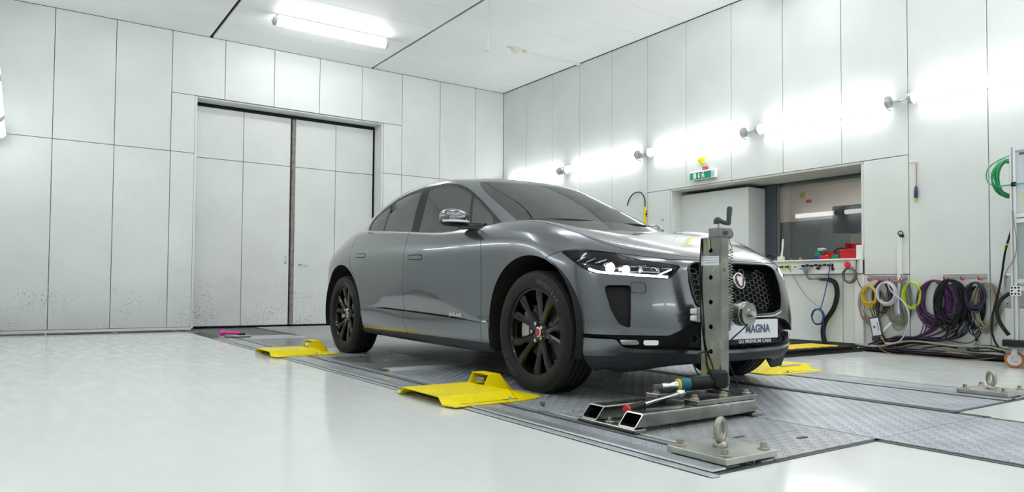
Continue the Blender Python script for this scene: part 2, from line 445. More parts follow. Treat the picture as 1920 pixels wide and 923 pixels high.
# back wall with the gateway
XJ = [XL, 0.315, 1.025, 1.727, 2.446, 3.164, 3.879, 4.596, 5.322, 6.056, 6.785, XR]
GX0, GX1, GZ = 2.042, 4.985, 3.38
b = MB().box(XL - 0.2, GX0, YB + 0.03, 11.5, 0, 4.3).box(GX1, XR + 0.7, YB + 0.03, 11.5, 0, 4.3).box(GX0, GX1, YB + 0.03, 11.5, GZ, 4.3)
wb = structure('wall_back', b, M_joint)
for i in range(len(XJ) - 1):
    a0, a1 = XJ[i], XJ[i + 1]
    if a1 <= 1.73 or a0 >= 5.3:
        panel(wb, 'Y', YB, a0, a1, 0.045, 2.54, M_wall); panel(wb, 'Y', YB, a0, a1, 2.54, ZC, M_wall)
    else:
        panel(wb, 'Y', YB, a0, a1, GZ, ZC, M_wall)
for a0, a1 in ((1.727, GX0), (GX1, 5.322)):
    panel(wb, 'Y', YB, a0, a1, 0.045, 2.54, M_wall); panel(wb, 'Y', YB, a0, a1, 2.54, GZ, M_wall)
# gateway reveals
panel(wb, 'X', GX1 - 0.03, YB + 0.005, 11.3, 0.02, GZ, M_wall, name='reveal_panel')
panel(wb, 'X', GX0 + 0.03, YB + 0.005, 11.3, 0.02, GZ, M_wall, out=1, name='reveal_panel')
MB().box(GX0, GX1, YB + 0.031, 11.3, GZ - 0.02, GZ - 0.001, 0.002).build('reveal_panel', M_wall, wb)
structure('baseboard_back', MB().box(XL, GX0, YB - 0.015, YB + 0.03, 0.0, 0.042, 0.004), M_white)
# the big double gate, each leaf four sheets on a core
def gate_leaf(n, x0, x1, xm):
    o = structure('door_%d' % n, MB().box(x0, x1, 11.33, 11.42, 0.02, GZ - 0.07), M_joint)
    for a, c in ((x0, xm), (xm, x1)):
        panel(o, 'Y', 11.30, a, c, 0.03, 2.54, M_door); panel(o, 'Y', 11.30, a, c, 2.54, GZ - 0.07, M_door)
    return o
d1 = gate_leaf(1, 1.95, 3.525, 2.80); d2 = gate_leaf(2, 3.60, 4.93, 4.27)
MB().box(3.545, 3.598, 11.285, 11.40, 0.03, GZ - 0.08, 0.008).build('rubber_seal', mat('worn_seal', (0.24, 0.21, 0.19), 0.8, var=0.35, vscale=14), d2)
MB().tube(smooth_path([(3.462, 11.29, 1.10), (3.462, 11.245, 1.11), (3.462, 11.24, 1.06), (3.462, 11.245, 1.0), (3.462, 11.29, 1.0)], 14), 0.009, 8).build('pull_handle', M_galv, d1, 60)
MB().lathe([(0.026, 0), (0.026, 0.008), (0.012, 0.012)], (3.70, 11.30, 0.985), (0, -1, 0), 16).tube([(3.70, 11.29, 0.985), (3.70, 11.245, 0.985), (3.72, 11.24, 0.983), (3.82, 11.24, 0.965)], 0.009, 8).build('lever_handle', M_galv, d2, 60)
structure('wall_gate_pit', MB().box(1.6, 5.4, 11.45, 11.5, 0, 4.2), M_joint)

# right wall with the control-room niche
NY0, NY1, NZ, SILL = 4.135, 6.873, 2.01, 0.976
YJR = [11.0, 10.266, 9.521, 8.809, 8.042, 7.302, 6.584, 5.844, 5.103, 4.376, 3.667, 2.945, 2.22, 1.50, 0.77, 0.05, -0.67, -1.40, -2.12, -2.84, YF]
b = MB().box(XR + 0.03, XR + 0.57, NY1, 11.5, 0, 4.3).box(XR + 0.03, XR + 0.57, YF - 0.3, NY0, 0, 4.3).box(XR + 0.03, XR + 0.57, NY0, NY1, NZ, 4.3).box(XR + 0.03, XR + 0.57, NY0, 5.56, 0, SILL - 0.012)
wr = structure('wall_right', b, M_joint)
for k in range(len(YJR) - 1):
    a1, a0 = YJR[k], YJR[k + 1]
    if a0 >= 7.3 or a1 <= 3.67:
        panel(wr, 'X', XR, a0, a1, 0.065, ZC, M_wallr)
    else:
        panel(wr, 'X', XR, a0, a1, NZ, ZC, M_wallr)
panel(wr, 'X', XR, NY1, 7.302, 0.065, NZ, M_wallr)
panel(wr, 'X', XR, 3.667, NY0, 0.80, NZ, M_wallr); panel(wr, 'X', XR, 3.667, NY0, 0.065, 0.80, M_wallr)
for a0, a1 in ((4.376, 5.103), (5.103, 5.56)): panel(wr, 'X', XR, a0, a1, 0.065, 0.815, M_wallr)
panel(wr, 'X', XR, NY0, 4.376, 0.065, 0.815, M_wallr)
panel(wr, 'Y', NY1 - 0.03, XR + 0.005, XR + 0.57, 0.0, NZ, M_wallr, name='reveal_panel')
panel(wr, 'Y', NY0 + 0.03, XR + 0.005, XR + 0.57, SILL, NZ, M_wallr, out=1, name='reveal_panel')
MB().box(XR + 0.002, XR + 0.57, NY0, NY1, NZ - 0.025, NZ - 0.001, 0.003).build('reveal_panel', mat('lintel_concrete', (0.52, 0.52, 0.47), 0.6, var=0.08, vscale=10), wr)
structure('baseboard_right', MB().box(XR - 0.035, XR + 0.03, YF, 4.05, 0.022, 0.07, 0.006).box(XR - 0.03, XR + 0.03, 4.05, 4.2, 0.022, 0.07), M_white)
structure('trim_1', MB().box(XR - 0.05, XR + 0.03, YF, 4.1, 0.0, 0.021, 0.004), M_rubber)
# thick sound-proof door beside the window
d3 = structure('door_3', MB().box(XR + 0.2, XR + 0.56, 5.74, NY1 - 0.02, 0.0, 1.94, 0.006), M_door)
MB().box(XR + 0.165, XR + 0.2, 5.80, 5.83, 0.95, 1.12, 0.006).build('pull_handle', M_galv, d3)
# window: dark mullion, head, pane
M_frame = mat('anthracite_frame', (0.055, 0.065, 0.085), 0.4)
win = structure('window_1', MB().box(XR + 0.53, XR + 0.62, 5.57, 5.735, 0.0, NZ, 0.006).box(XR + 0.55, XR + 0.6, NY0, 5.57, NZ - 0.035, NZ, 0.004).box(XR + 0.55, XR + 0.62, NY0, 5.57, SILL - 0.02, SILL + 0.012, 0.004).box(XR + 0.55, XR + 0.62, 5.735, NY1, 1.95, NZ, 0.004), M_frame)
MB().box(XR + 0.57, XR + 0.576, NY0, 5.57, SILL + 0.012, NZ - 0.035).build('pane', thin_glass('window_pane', (0.78, 0.82, 0.82)), win)
MB().box(XR + 0.545, XR + 0.565, 5.535, 5.57, SILL + 0.012, NZ - 0.04, 0.004).build('glazing_bead', mat('bead_grey', (0.12, 0.13, 0.14), 0.4), win)
MB().box(XR + 0.585, XR + 0.605, NY0, 5.57, NZ - 0.075, NZ - 0.035, 0.003).build('blind_box', mat('pale_green_trim', (0.55, 0.66, 0.58), 0.5), win)
# control room behind the pane
M_cr = mat('control_room_plaster', (0.78, 0.67, 0.61), 0.7, var=0.03, vscale=3)
M_crd = mat('control_room_panel', (0.10, 0.115, 0.12), 0.5, var=0.12, vscale=4)
cr = structure('wall_control_room', MB().box(10.9, 11.0, 2.2, 10.2, 1.80, 2.9).box(8.0, 11.0, 10.1, 10.2, 0, 2.9).box(8.0, 11.0, 2.2, 2.3, 0, 2.9), M_cr)
for k in range(6): MB().box(10.86, 10.9, 3.5 + k * 1.1 + 0.005, 4.6 + k * 1.1 - 0.005, 0.0, 1.80, 0.004).build('dado_panel', M_crd, cr)
structure('ceiling_control_room', MB().box(7.97, 11.0, 2.2, 10.2, 2.42, 2.52), mat('control_room_ceiling', (0.75, 0.72, 0.68), 0.7))
# remaining shell: left wall beside the camera, recess behind it, front wall
wl = structure('wall_left', MB().box(XL - 0.2, XL - 0.03, 3.4, 11.5, 0, 4.3), M_joint)
for k in range(len(YJR)):
    if YJR[k + 1] < 3.6: break
    panel(wl, 'X', XL, YJR[k + 1], YJR[k], 0.045, ZC, M_wallr, out=1)
panel(wl, 'Y', 3.37, XL - 0.2, XL, 0.0, ZC, M_wallr, name='reveal_panel'); panel(wl, 'X', XL - 0.23, 3.37, 3.40, 0.0, ZC, M_wallr, name='reveal_panel')
structure('wall_recess', MB().box(-3.1, -2.9, YF - 0.2, 3.6, 0, 4.3).box(-3.1, XL - 0.2, 3.4, 3.6, 0, 4.3), M_wallr)
structure('wall_front', MB().box(-3.1, XR + 0.6, YF - 0.2, YF, 0, 4.3), M_wall)

# ---------------------------------------------------------------- floor track of steel plates
M_chk = checker_plate('tread_plate', (0.51, 0.545, 0.60), 0.38)
M_chkd = checker_plate('tread_plate_dark', (0.43, 0.445, 0.465), 0.42)  # slightly darker, rougher copy of the tread plate
M_smooth = mat('smooth_plate', (0.22, 0.225, 0.225), 0.34, 0.45, var=0.3, vscale=(2.5), rvar=0.12, world=True)
M_light = mat('galvanised_sheet', (0.50, 0.52, 0.53), 0.35, 0.55, var=0.12, vscale=5, rvar=0.08, world=True)
M_rail = mat('rail_steel', (0.40, 0.43, 0.45), 0.34, 0.6, var=0.08, vscale=6, rvar=0.03, world=True)
M_raild = mat('rail_dark', (0.045, 0.048, 0.048), 0.5, 0.1, var=0.25, vscale=10, world=True)
track = MB().box(1.925, 4.06, 1.62, 11.3, 0.0005, 0.0025).box(4.06, 5.07, 1.775, 11.3, 0.0005, 0.0025).box(2.985, 4.03, -2.4, 1.64, 0.0005, 0.0025).box(XL, 2.1, 10.42, 10.985, 0.0005, 0.002).build('floor_track', M_raild)
track['kind'] = 'structure'
def plate(x0, x1, y0, y1, material, z=0.008, name='plate', c=0.0015): return MB().box(x0, x1, y0, y1, 0.001, z, c).build(name, material, track)
# left border: angle, channel, narrow tread strip, twin-lip rail
plate(1.928, 1.966, 1.60, 9.06, M_light, 0.006, 'edge_angle')
plate(1.974, 2.052, 1.64, 9.05, M_rail, 0.013, 'channel_rail', 0.008)
plate(2.060, 2.150, 1.66, 9.05, M_chk, 0.008, 'tread_strip')
plate(2.156, 2.172, 1.66, 9.05, M_raild, 0.010, 'rail_lip'); plate(2.182, 2.214, 1.66, 9.05, M_rail, 0.006, 'rail_lip'); plate(2.222, 2.236, 1.66, 9.05, M_light, 0.010, 'rail_lip')
# left row of plates
for (y0, y1, mm, z) in ((1.64, 2.845, M_chkd, 0.008), (2.855, 4.895, M_chk, 0.008), (5.04, 6.14, M_smooth, 0.006), (6.15, 6.40, M_chk, 0.008), (6.41, 7.06, M_light, 0.007), (7.07, 8.69, M_smooth, 0.006), (8.70, 9.10, M_light, 0.008)):
    plate(2.245, 2.985, y0, y1, mm, z)
MB().prism([(4.885, 0.004), (5.045, 0.004), (5.045, 0.012), (5.02, 0.02), (4.93, 0.02)], 2.30, 3.0, lambda a, b2, h: (h, a, b2)).build('flap', mat('bright_flap', (0.62, 0.64, 0.62), 0.35, 0.3), track, fix=True)
MB().box(2.2, 2.30, 4.93, 5.0, 0.004, 0.016, 0.003).build('flap_hinge', M_steel, track)
# middle walkway
for (y0, y1) in ((-2.4, -0.4), (-0.395, 1.63), (1.635, 2.96), (2.965, 4.93), (4.935, 6.9), (6.905, 8.9), (8.905, 11.0)): plate(3.02, 3.955, y0, y1, M_chk if y1 < 3 else M_chkd)
plate(2.992, 3.012, 1.64, 9.1, M_rail, 0.006, 'rail_lip')
plate(3.962, 4.008, 1.76, 9.1, M_raild, 0.012, 'rail_lip', 0.004); plate(4.016, 4.055, 1.76, 9.1, M_raild, 0.010, 'rail_lip', 0.004)
# right row
for (y0, y1) in ((1.79, 3.30), (3.31, 5.4), (5.41, 7.4), (7.41, 9.1)): plate(4.065, 4.655, y0, y1, M_chk)
plate(4.668, 4.70, 1.80, 9.1, M_raild, 0.010, 'rail_lip'); plate(4.71, 4.80, 1.80, 9.1, M_rail, 0.012, 'channel_rail', 0.006); plate(4.81, 4.83, 1.80, 9.1, M_raild, 0.008, 'rail_lip')
plate(4.84, 4.93, 1.80, 9.1, M_chk, 0.008, 'tread_strip'); plate(4.94, 5.02, 1.80, 9.1, M_rail, 0.013, 'channel_rail', 0.008); plate(5.03, 5.065, 1.78, 9.1, M_raild, 0.006, 'edge_angle')
# plates in front of the gate
plate(2.05, 2.93, 9.35, 10.98, mat('grey_rough_plate', (0.13, 0.135, 0.135), 0.6, 0.2, var=0.25, vscale=20, world=True), 0.006)
plate(2.06, 2.98, 9.11, 9.34, M_light, 0.007); plate(2.94, 3.01, 9.11, 10.98, M_raild, 0.008, 'rail_lip')
for x0, x1 in ((3.02, 3.98), (3.99, 5.06)): plate(x0, x1, 9.96 if x0 < 0 else 9.12, 11.25, M_light, 0.007)
# flush covers and small fittings cut into the front plate
plate(2.42, 2.66, 1.86, 2.10, M_chkd, 0.0092, 'hatch', 0.001); plate(2.64, 2.88, 1.92, 2.16, M_chkd, 0.0095, 'hatch', 0.001)
for (x, y) in ((2.50, 1.95), (2.72, 1.80)): plate(x, x + 0.06, y, y + 0.02, M_raild, 0.012, 'slot_cover', 0.002)
# drain grating along the back wall
b = MB()
for k in range(112): b.box(XL + 0.01 + k * 0.0205, XL + 0.016 + k * 0.0205, 10.44, 10.97, 0.003, 0.012)
g = b.build('floor_grating', M_steel_d, track); g['kind'] = 'stuff'
for x in (0.28, 1.05, 1.78): plate(x, x + 0.02, 10.43, 10.98, M_light, 0.013, 'grating_frame')
plate(XL, 2.04, 10.405, 10.43, M_light, 0.012, 'grating_frame')
# ================================================================ the car
def patch(rows,ts,ss,ns,nt):
    P=np.array(rows,float)            # rows x cols x 3
    sq=np.linspace(ss[0],ss[-1],ns);tq=np.linspace(ts[0],ts[-1],nt)
    # mirror-extend over the centre line so the surface meets its mirror smoothly
    def ext(P,ss):
        m=P[:,1:3][:,::-1].copy();m[:,:,0]*=-1
        e=P[:,-3:-1][:,::-1].copy();e[:,:,0]*=-1
        s2=np.concatenate([2*ss[0]-np.array(ss[1:3])[::-1],ss,2*ss[-1]-np.array(ss[-3:-1])[::-1]])
        return np.concatenate([m,P,e],1),s2
    P2,s2=ext(P,np.array(ss,float))
    Q=cspl(s2,P2.transpose(1,0,2),sq).transpose(1,0,2)   # rows x ns x 3
    m=Q[-3:-1][::-1].copy();m[:,:,0]*=-1
    t2=np.concatenate([ts,2*ts[-1]-np.array(ts[-3:-1])[::-1]])
    Q2=np.concatenate([Q,m],0)
    G=cspl(t2,Q2,tq)                  # nt x ns x 3
    G[:,0,0]=0;G[:,-1,0]=0;G[-1,:,0]=0
    return G
def grid_tris(G):
    nt,ns=G.shape[:2];V=G.reshape(-1,3)
    i=np.arange(nt-1)[:,None]*ns+np.arange(ns-1)[None]
    a=i.ravel();b=a+1;c=a+ns+1;d=a+ns
    F=np.concatenate([np.stack([a,b,c],1),np.stack([a,c,d],1)])
    return V,F
SS=list(range(15))
TS=[0,.6,1.6,3,4.4,5.5,6.4,7.6,8.8]
U=[.6,1.2,1.75,2.4]
def side(w,z): return [(w[i],U[i],z[i]) for i in range(4)]
LOW=[
 [(0,-.70,.205),(.42,-.66,.20),(.63,-.55,.168),(.78,-.42,.165),(.85,-.25,.19),(.875,0,.21)]+side([.875]*4,[.20,.20,.205,.215])+[(.87,3.05,.23),(.83,3.40,.25),(.70,3.66,.28),(.40,3.76,.28),(0,3.78,.28)],
 [(0,-.79,.225),(.42,-.745,.222),(.64,-.625,.208),(.82,-.47,.212),(.90,-.25,.24),(.915,0,.25)]+side([.91]*4,[.235,.235,.24,.25])+[(.915,3.05,.27),(.89,3.42,.31),(.75,3.72,.36),(.42,3.83,.38),(0,3.85,.38)],
 [(0,-.84,.34),(.43,-.795,.34),(.665,-.66,.345),(.85,-.485,.36),(.93,-.24,.37),(.945,0,.39)]+side([.93,.925,.925,.935],[.395,.41,.43,.45])+[(.945,3.05,.47),(.92,3.44,.49),(.78,3.74,.52),(.43,3.86,.54),(0,3.885,.54)],
 [(0,-.825,.50),(.44,-.785,.50),(.675,-.65,.515),(.855,-.475,.535),(.935,-.23,.56),(.952,0,.60)]+side([.937,.937,.94,.945],[.60,.62,.64,.66])+[(.955,3.05,.68),(.93,3.44,.68),(.79,3.73,.70),(.43,3.84,.72),(0,3.865,.72)],
 [(0,-.79,.66),(.45,-.745,.66),(.675,-.61,.672),(.85,-.43,.70),(.925,-.20,.76),(.94,.04,.85)]+side([.945]*4,[.86,.87,.885,.90])+[(.945,3.05,.91),(.91,3.44,.905),(.78,3.68,.90),(.43,3.78,.90),(0,3.80,.90)],
 [(0,-.758,.765),(.45,-.705,.77),(.67,-.555,.79),(.815,-.36,.84),(.875,-.12,.92),(.89,.14,.99)]+side([.905,.91,.91,.905],[1.005,1.0,1.02,1.05])+[(.88,2.98,1.065),(.835,3.35,1.05),(.72,3.57,1.035),(.42,3.67,1.03),(0,3.69,1.03)],
 [(0,-.71,.81),(.44,-.63,.835),(.635,-.46,.872),(.735,-.24,.952),(.775,.0,1.03),(.79,.27,1.07),(.825,.66,1.072),(.855,1.2,1.052),(.86,1.75,1.083),(.85,2.4,1.13),(.80,2.92,1.165),(.72,3.23,1.165),(.60,3.40,1.14),(.36,3.49,1.13),(0,3.51,1.13)],
 [(0,-.60,.855),(.33,-.48,.895),(.46,-.28,.95),(.53,-.04,1.012),(.56,.20,1.053),(.58,.42,1.075),(.60,.75,1.075),(.62,1.2,1.065),(.62,1.75,1.09),(.60,2.4,1.12),(.52,2.9,1.14),(.45,3.15,1.14),(.36,3.3,1.13),(.2,3.4,1.13),(0,3.42,1.13)],
 [(0,-.50,.885),(0,-.34,.925),(0,-.15,.97),(0,.05,1.012),(0,.26,1.05),(0,.47,1.075),(0,.8,1.08),(0,1.2,1.08),(0,1.75,1.10),(0,2.4,1.12),(0,2.85,1.14),(0,3.05,1.14),(0,3.15,1.13),(0,3.25,1.13),(0,3.3,1.13)],
]
GS=[0,1,1.8,2.3,2.9,3.9,5,6.2,7.3,8.4,9.2,10,11]
GT=[0,1.2,2.2,2.9,3.7]
GRN=[
 [(0,.18,1.02),(.40,.22,1.02),(.69,.33,1.02),(.795,.43,1.02),(.835,.68,1.02),(.845,1.2,1.02),(.85,1.75,1.04),(.84,2.3,1.08),(.80,2.78,1.11),(.69,3.24,1.12),(.55,3.44,1.12),(.3,3.54,1.12),(0,3.57,1.12)],
 [(0,.74,1.29),(.38,.77,1.285),(.61,.86,1.272),(.695,.94,1.266),(.73,1.08,1.272),(.755,1.38,1.287),(.763,1.80,1.307),(.745,2.3,1.328),(.705,2.72,1.33),(.615,3.11,1.315),(.48,3.30,1.30),(.26,3.40,1.295),(0,3.43,1.29)],
 [(0,1.13,1.458),(.33,1.15,1.45),(.53,1.20,1.437),(.605,1.25,1.43),(.635,1.34,1.453),(.648,1.55,1.488),(.645,1.9,1.507),(.62,2.3,1.50),(.58,2.67,1.467),(.52,2.98,1.42),(.42,3.14,1.395),(.24,3.22,1.388),(0,3.24,1.385)],
 [(0,1.33,1.523),(.25,1.34,1.521),(.38,1.38,1.518),(.43,1.43,1.518),(.455,1.51,1.525),(.465,1.67,1.536),(.465,1.95,1.543),(.445,2.3,1.533),(.41,2.6,1.505),(.35,2.84,1.472),(.27,2.95,1.455),(.15,3.01,1.445),(0,3.03,1.44)],
 [(0,1.49,1.55),(0,1.53,1.554),(0,1.58,1.557),(0,1.63,1.559),(0,1.70,1.561),(0,1.81,1.562),(0,1.98,1.56),(0,2.24,1.548),(0,2.46,1.528),(0,2.64,1.505),(0,2.73,1.492),(0,2.80,1.482),(0,2.85,1.476)],
]
XC, YFA, UR = 3.50, 3.485, 3.055            # centre line, front axle, rear axle behind it
M_paint = mat('grey_metallic_paint', (0.15, 0.158, 0.176), 0.24, 0.88, coat=1.0)
M_gloss = mat('gloss_black', (0.005, 0.005, 0.006), 0.08, coat=0.3)
M_trim = mat('satin_black_trim', (0.008, 0.008, 0.009), 0.5, spec=0.3)
M_plastic = mat('dark_grey_plastic', (0.026, 0.027, 0.03), 0.5, spec=0.35)
M_under = mat('underbody', (0.008, 0.008, 0.008), 0.8)
M_win = thin_glass('tinted_glass', (0.17, 0.21, 0.19), ior=2.7)
M_wind = thin_glass('windscreen_glass', (0.40, 0.44, 0.43), ior=2.5)
M_lens = thin_glass('lamp_lens', (0.92, 0.93, 0.95), ior=1.45)
M_cabin = mat('cabin_cloth', (0.022, 0.022, 0.024), 0.8)

class TM:
    """triangle mesh with per-vertex columns w, u, z, s, t, nw, nu, nz"""
    def __init__(self, V, F): self.V = V; self.F = F
    def split(self, vals):
        """cut along vals = 0; returns (part with vals >= 0, part with vals < 0)"""
        V, F = self.V, self.F
        vals = np.where(np.abs(vals) < 2e-5, 2e-5, vals)
        pos = vals >= 0; c = pos[F].sum(1)
        Fin = [F[c == 3]]; Fout = [F[c == 0]]
        new = []; cache = {}; n0 = len(V); fin = []; fout = []
        def mid(i, j):
            k = (i, j) if i < j else (j, i)
            if k not in cache:
                a, b = k; t = vals[a] / (vals[a] - vals[b]); cache[k] = n0 + len(new); new.append(V[a] + (V[b] - V[a]) * t)
            return cache[k]
        for f in F[(c == 1) | (c == 2)]:
            f = [int(i) for i in f]; p = [bool(pos[i]) for i in f]
            k = p.index(True) if sum(p) == 1 else p.index(False)
            a, b_, d = f[k], f[(k + 1) % 3], f[(k + 2) % 3]
            ab, ad = mid(a, b_), mid(a, d)
            one, two = (fin, fout) if sum(p) == 1 else (fout, fin)
            one.append((a, ab, ad)); two.append((ab, b_, d)); two.append((ab, d, ad))
        V2 = np.concatenate([V, np.array(new)]) if new else V
        mk = lambda L, e: TM(V2, np.concatenate(L + ([np.array(e)] if e else []))).compact()
        return mk(Fin, fin), mk(Fout, fout)
    def compact(self):
        if len(self.F) == 0: return TM(self.V[:0], self.F.reshape(0, 3))
        u, inv = np.unique(self.F, return_inverse=True)
        return TM(self.V[u], inv.reshape(-1, 3))
    def offset(self, d):
        V = self.V.copy(); V[:, :3] += V[:, 5:8] * d; return TM(V, self.F)
    def join(self, o): return TM(np.concatenate([self.V, o.V]), np.concatenate([self.F, o.F + len(self.V)]))
    def mirror(self):
        V = self.V.copy(); V[:, 0] *= -1; V[:, 5] *= -1; return TM(V, self.F[:, ::-1])
    def weld(self):
        k = np.round(self.V[:, :3], 5); _, first, inv = np.unique(k, axis=0, return_index=True, return_inverse=True)
        F = inv.reshape(-1)[self.F]; ok = (F[:, 0] != F[:, 1]) & (F[:, 1] != F[:, 2]) & (F[:, 0] != F[:, 2])
        V = self.V[first].copy(); c = np.abs(V[:, 0]) < 1e-5; V[c, 5] = 0
        return TM(V, F[ok])
    def obj(self, name, material, parent, thick=0.0):
        V, F = self.V, self.F
        P = np.stack([-V[:, 0], V[:, 1], V[:, 2]], 1); N = np.stack([-V[:, 5], V[:, 6], V[:, 7]], 1)
        F = F[:, ::-1]
        N /= np.maximum(np.linalg.norm(N, axis=1), 1e-9)[:, None]
        me = bpy.data.meshes.new(name); me.from_pydata(P.tolist(), [], F.tolist()); me.materials.append(material)
        me.polygons.foreach_set('use_smooth', [True] * len(F)); me.update()
        me.normals_split_custom_set_from_vertices(N.tolist())
        o = bpy.data.objects.new(name, me); COL.objects.link(o); o.parent = parent
        return o
def tm_from_grid(G, ss, ts):
    nt_, ns_ = G.shape[:2]
    du = np.gradient(G, axis=1); dv = np.gradient(G, axis=0); N = np.cross(du, dv); N /= np.maximum(np.linalg.norm(N, axis=2), 1e-9)[..., None]
    mid = N[nt_ // 3, ns_ // 2]
    S, T = np.meshgrid(np.linspace(ss[0], ss[-1], ns_), np.linspace(ts[0], ts[-1], nt_))
    flip = mid[0] < 0
    if flip: N = -N
    N[-1, :, 0] = 0; N[:, 0, 0] = 0; N[:, -1, 0] = 0
    V, F = grid_tris(np.concatenate([G, S[..., None], T[..., None], N], 2).reshape(nt_, ns_, 8)) if False else (None, None)
    A = np.concatenate([G, S[..., None], T[..., None], N], 2).reshape(-1, 8)
    i = (np.arange(nt_ - 1)[:, None] * ns_ + np.arange(ns_ - 1)[None]).ravel(); a, b_, c, d = i, i + 1, i + ns_ + 1, i + ns_
    F = np.concatenate([np.stack([a, b_, c], 1), np.stack([a, c, d], 1)])
    if flip: F = F[:, ::-1]
    e = A[F[:, :], :3]; ar = np.linalg.norm(np.cross(e[:, 1] - e[:, 0], e[:, 2] - e[:, 0]), axis=1)
    return TM(A, F[ar > 1e-10])
def poly_sd(P, poly):
    """signed distance of 2-D points to a polygon, positive inside"""
    poly = np.array(poly, float); x, y = P[:, 0], P[:, 1]; d = np.full(len(P), 1e9); ins = np.zeros(len(P), bool); n = len(poly)
    for i in range(n):
        a, b_ = poly[i], poly[(i + 1) % n]; e = b_ - a; t = np.clip(((x - a[0]) * e[0] + (y - a[1]) * e[1]) / max(e @ e, 1e-12), 0, 1)
        d = np.minimum(d, np.hypot(x - a[0] - t * e[0], y - a[1] - t * e[1]))
        if abs(e[1]) > 1e-12:
            ins ^= ((a[1] > y) != (b_[1] > y)) & (x < e[0] * (y - a[1]) / e[1] + a[0])
    return np.where(ins, d, -d)
def rounded(poly, r=0.012, n=4):
    """cut the corners of a polygon with small arcs"""
    P = [np.array(p, float) for p in poly]; out = []; m = len(P)
    for i in range(m):
        a, b_, c = P[i - 1], P[i], P[(i + 1) % m]; d1 = a - b_; d2 = c - b_; l1, l2 = np.linalg.norm(d1), np.linalg.norm(d2)
        k = min(r, 0.45 * l1, 0.45 * l2); p, q = b_ + d1 / l1 * k, b_ + d2 / l2 * k
        for j in range(n + 1):
            t = j / n; out.append((1 - t) ** 2 * p + 2 * t * (1 - t) * b_ + t * t * q)
    return np.array(out)

AK = 1.5          # metres of arc per radian in the wrapped front view
def th(V): return np.arctan2(V[:, 0], 0.9 - V[:, 1]) * AK
def side_pts(V): return V[:, 1:3]
def front_pts(V): return np.stack([th(V), V[:, 2]], 1)
fp = lambda L: [(a * AK, z) for a, z in L]

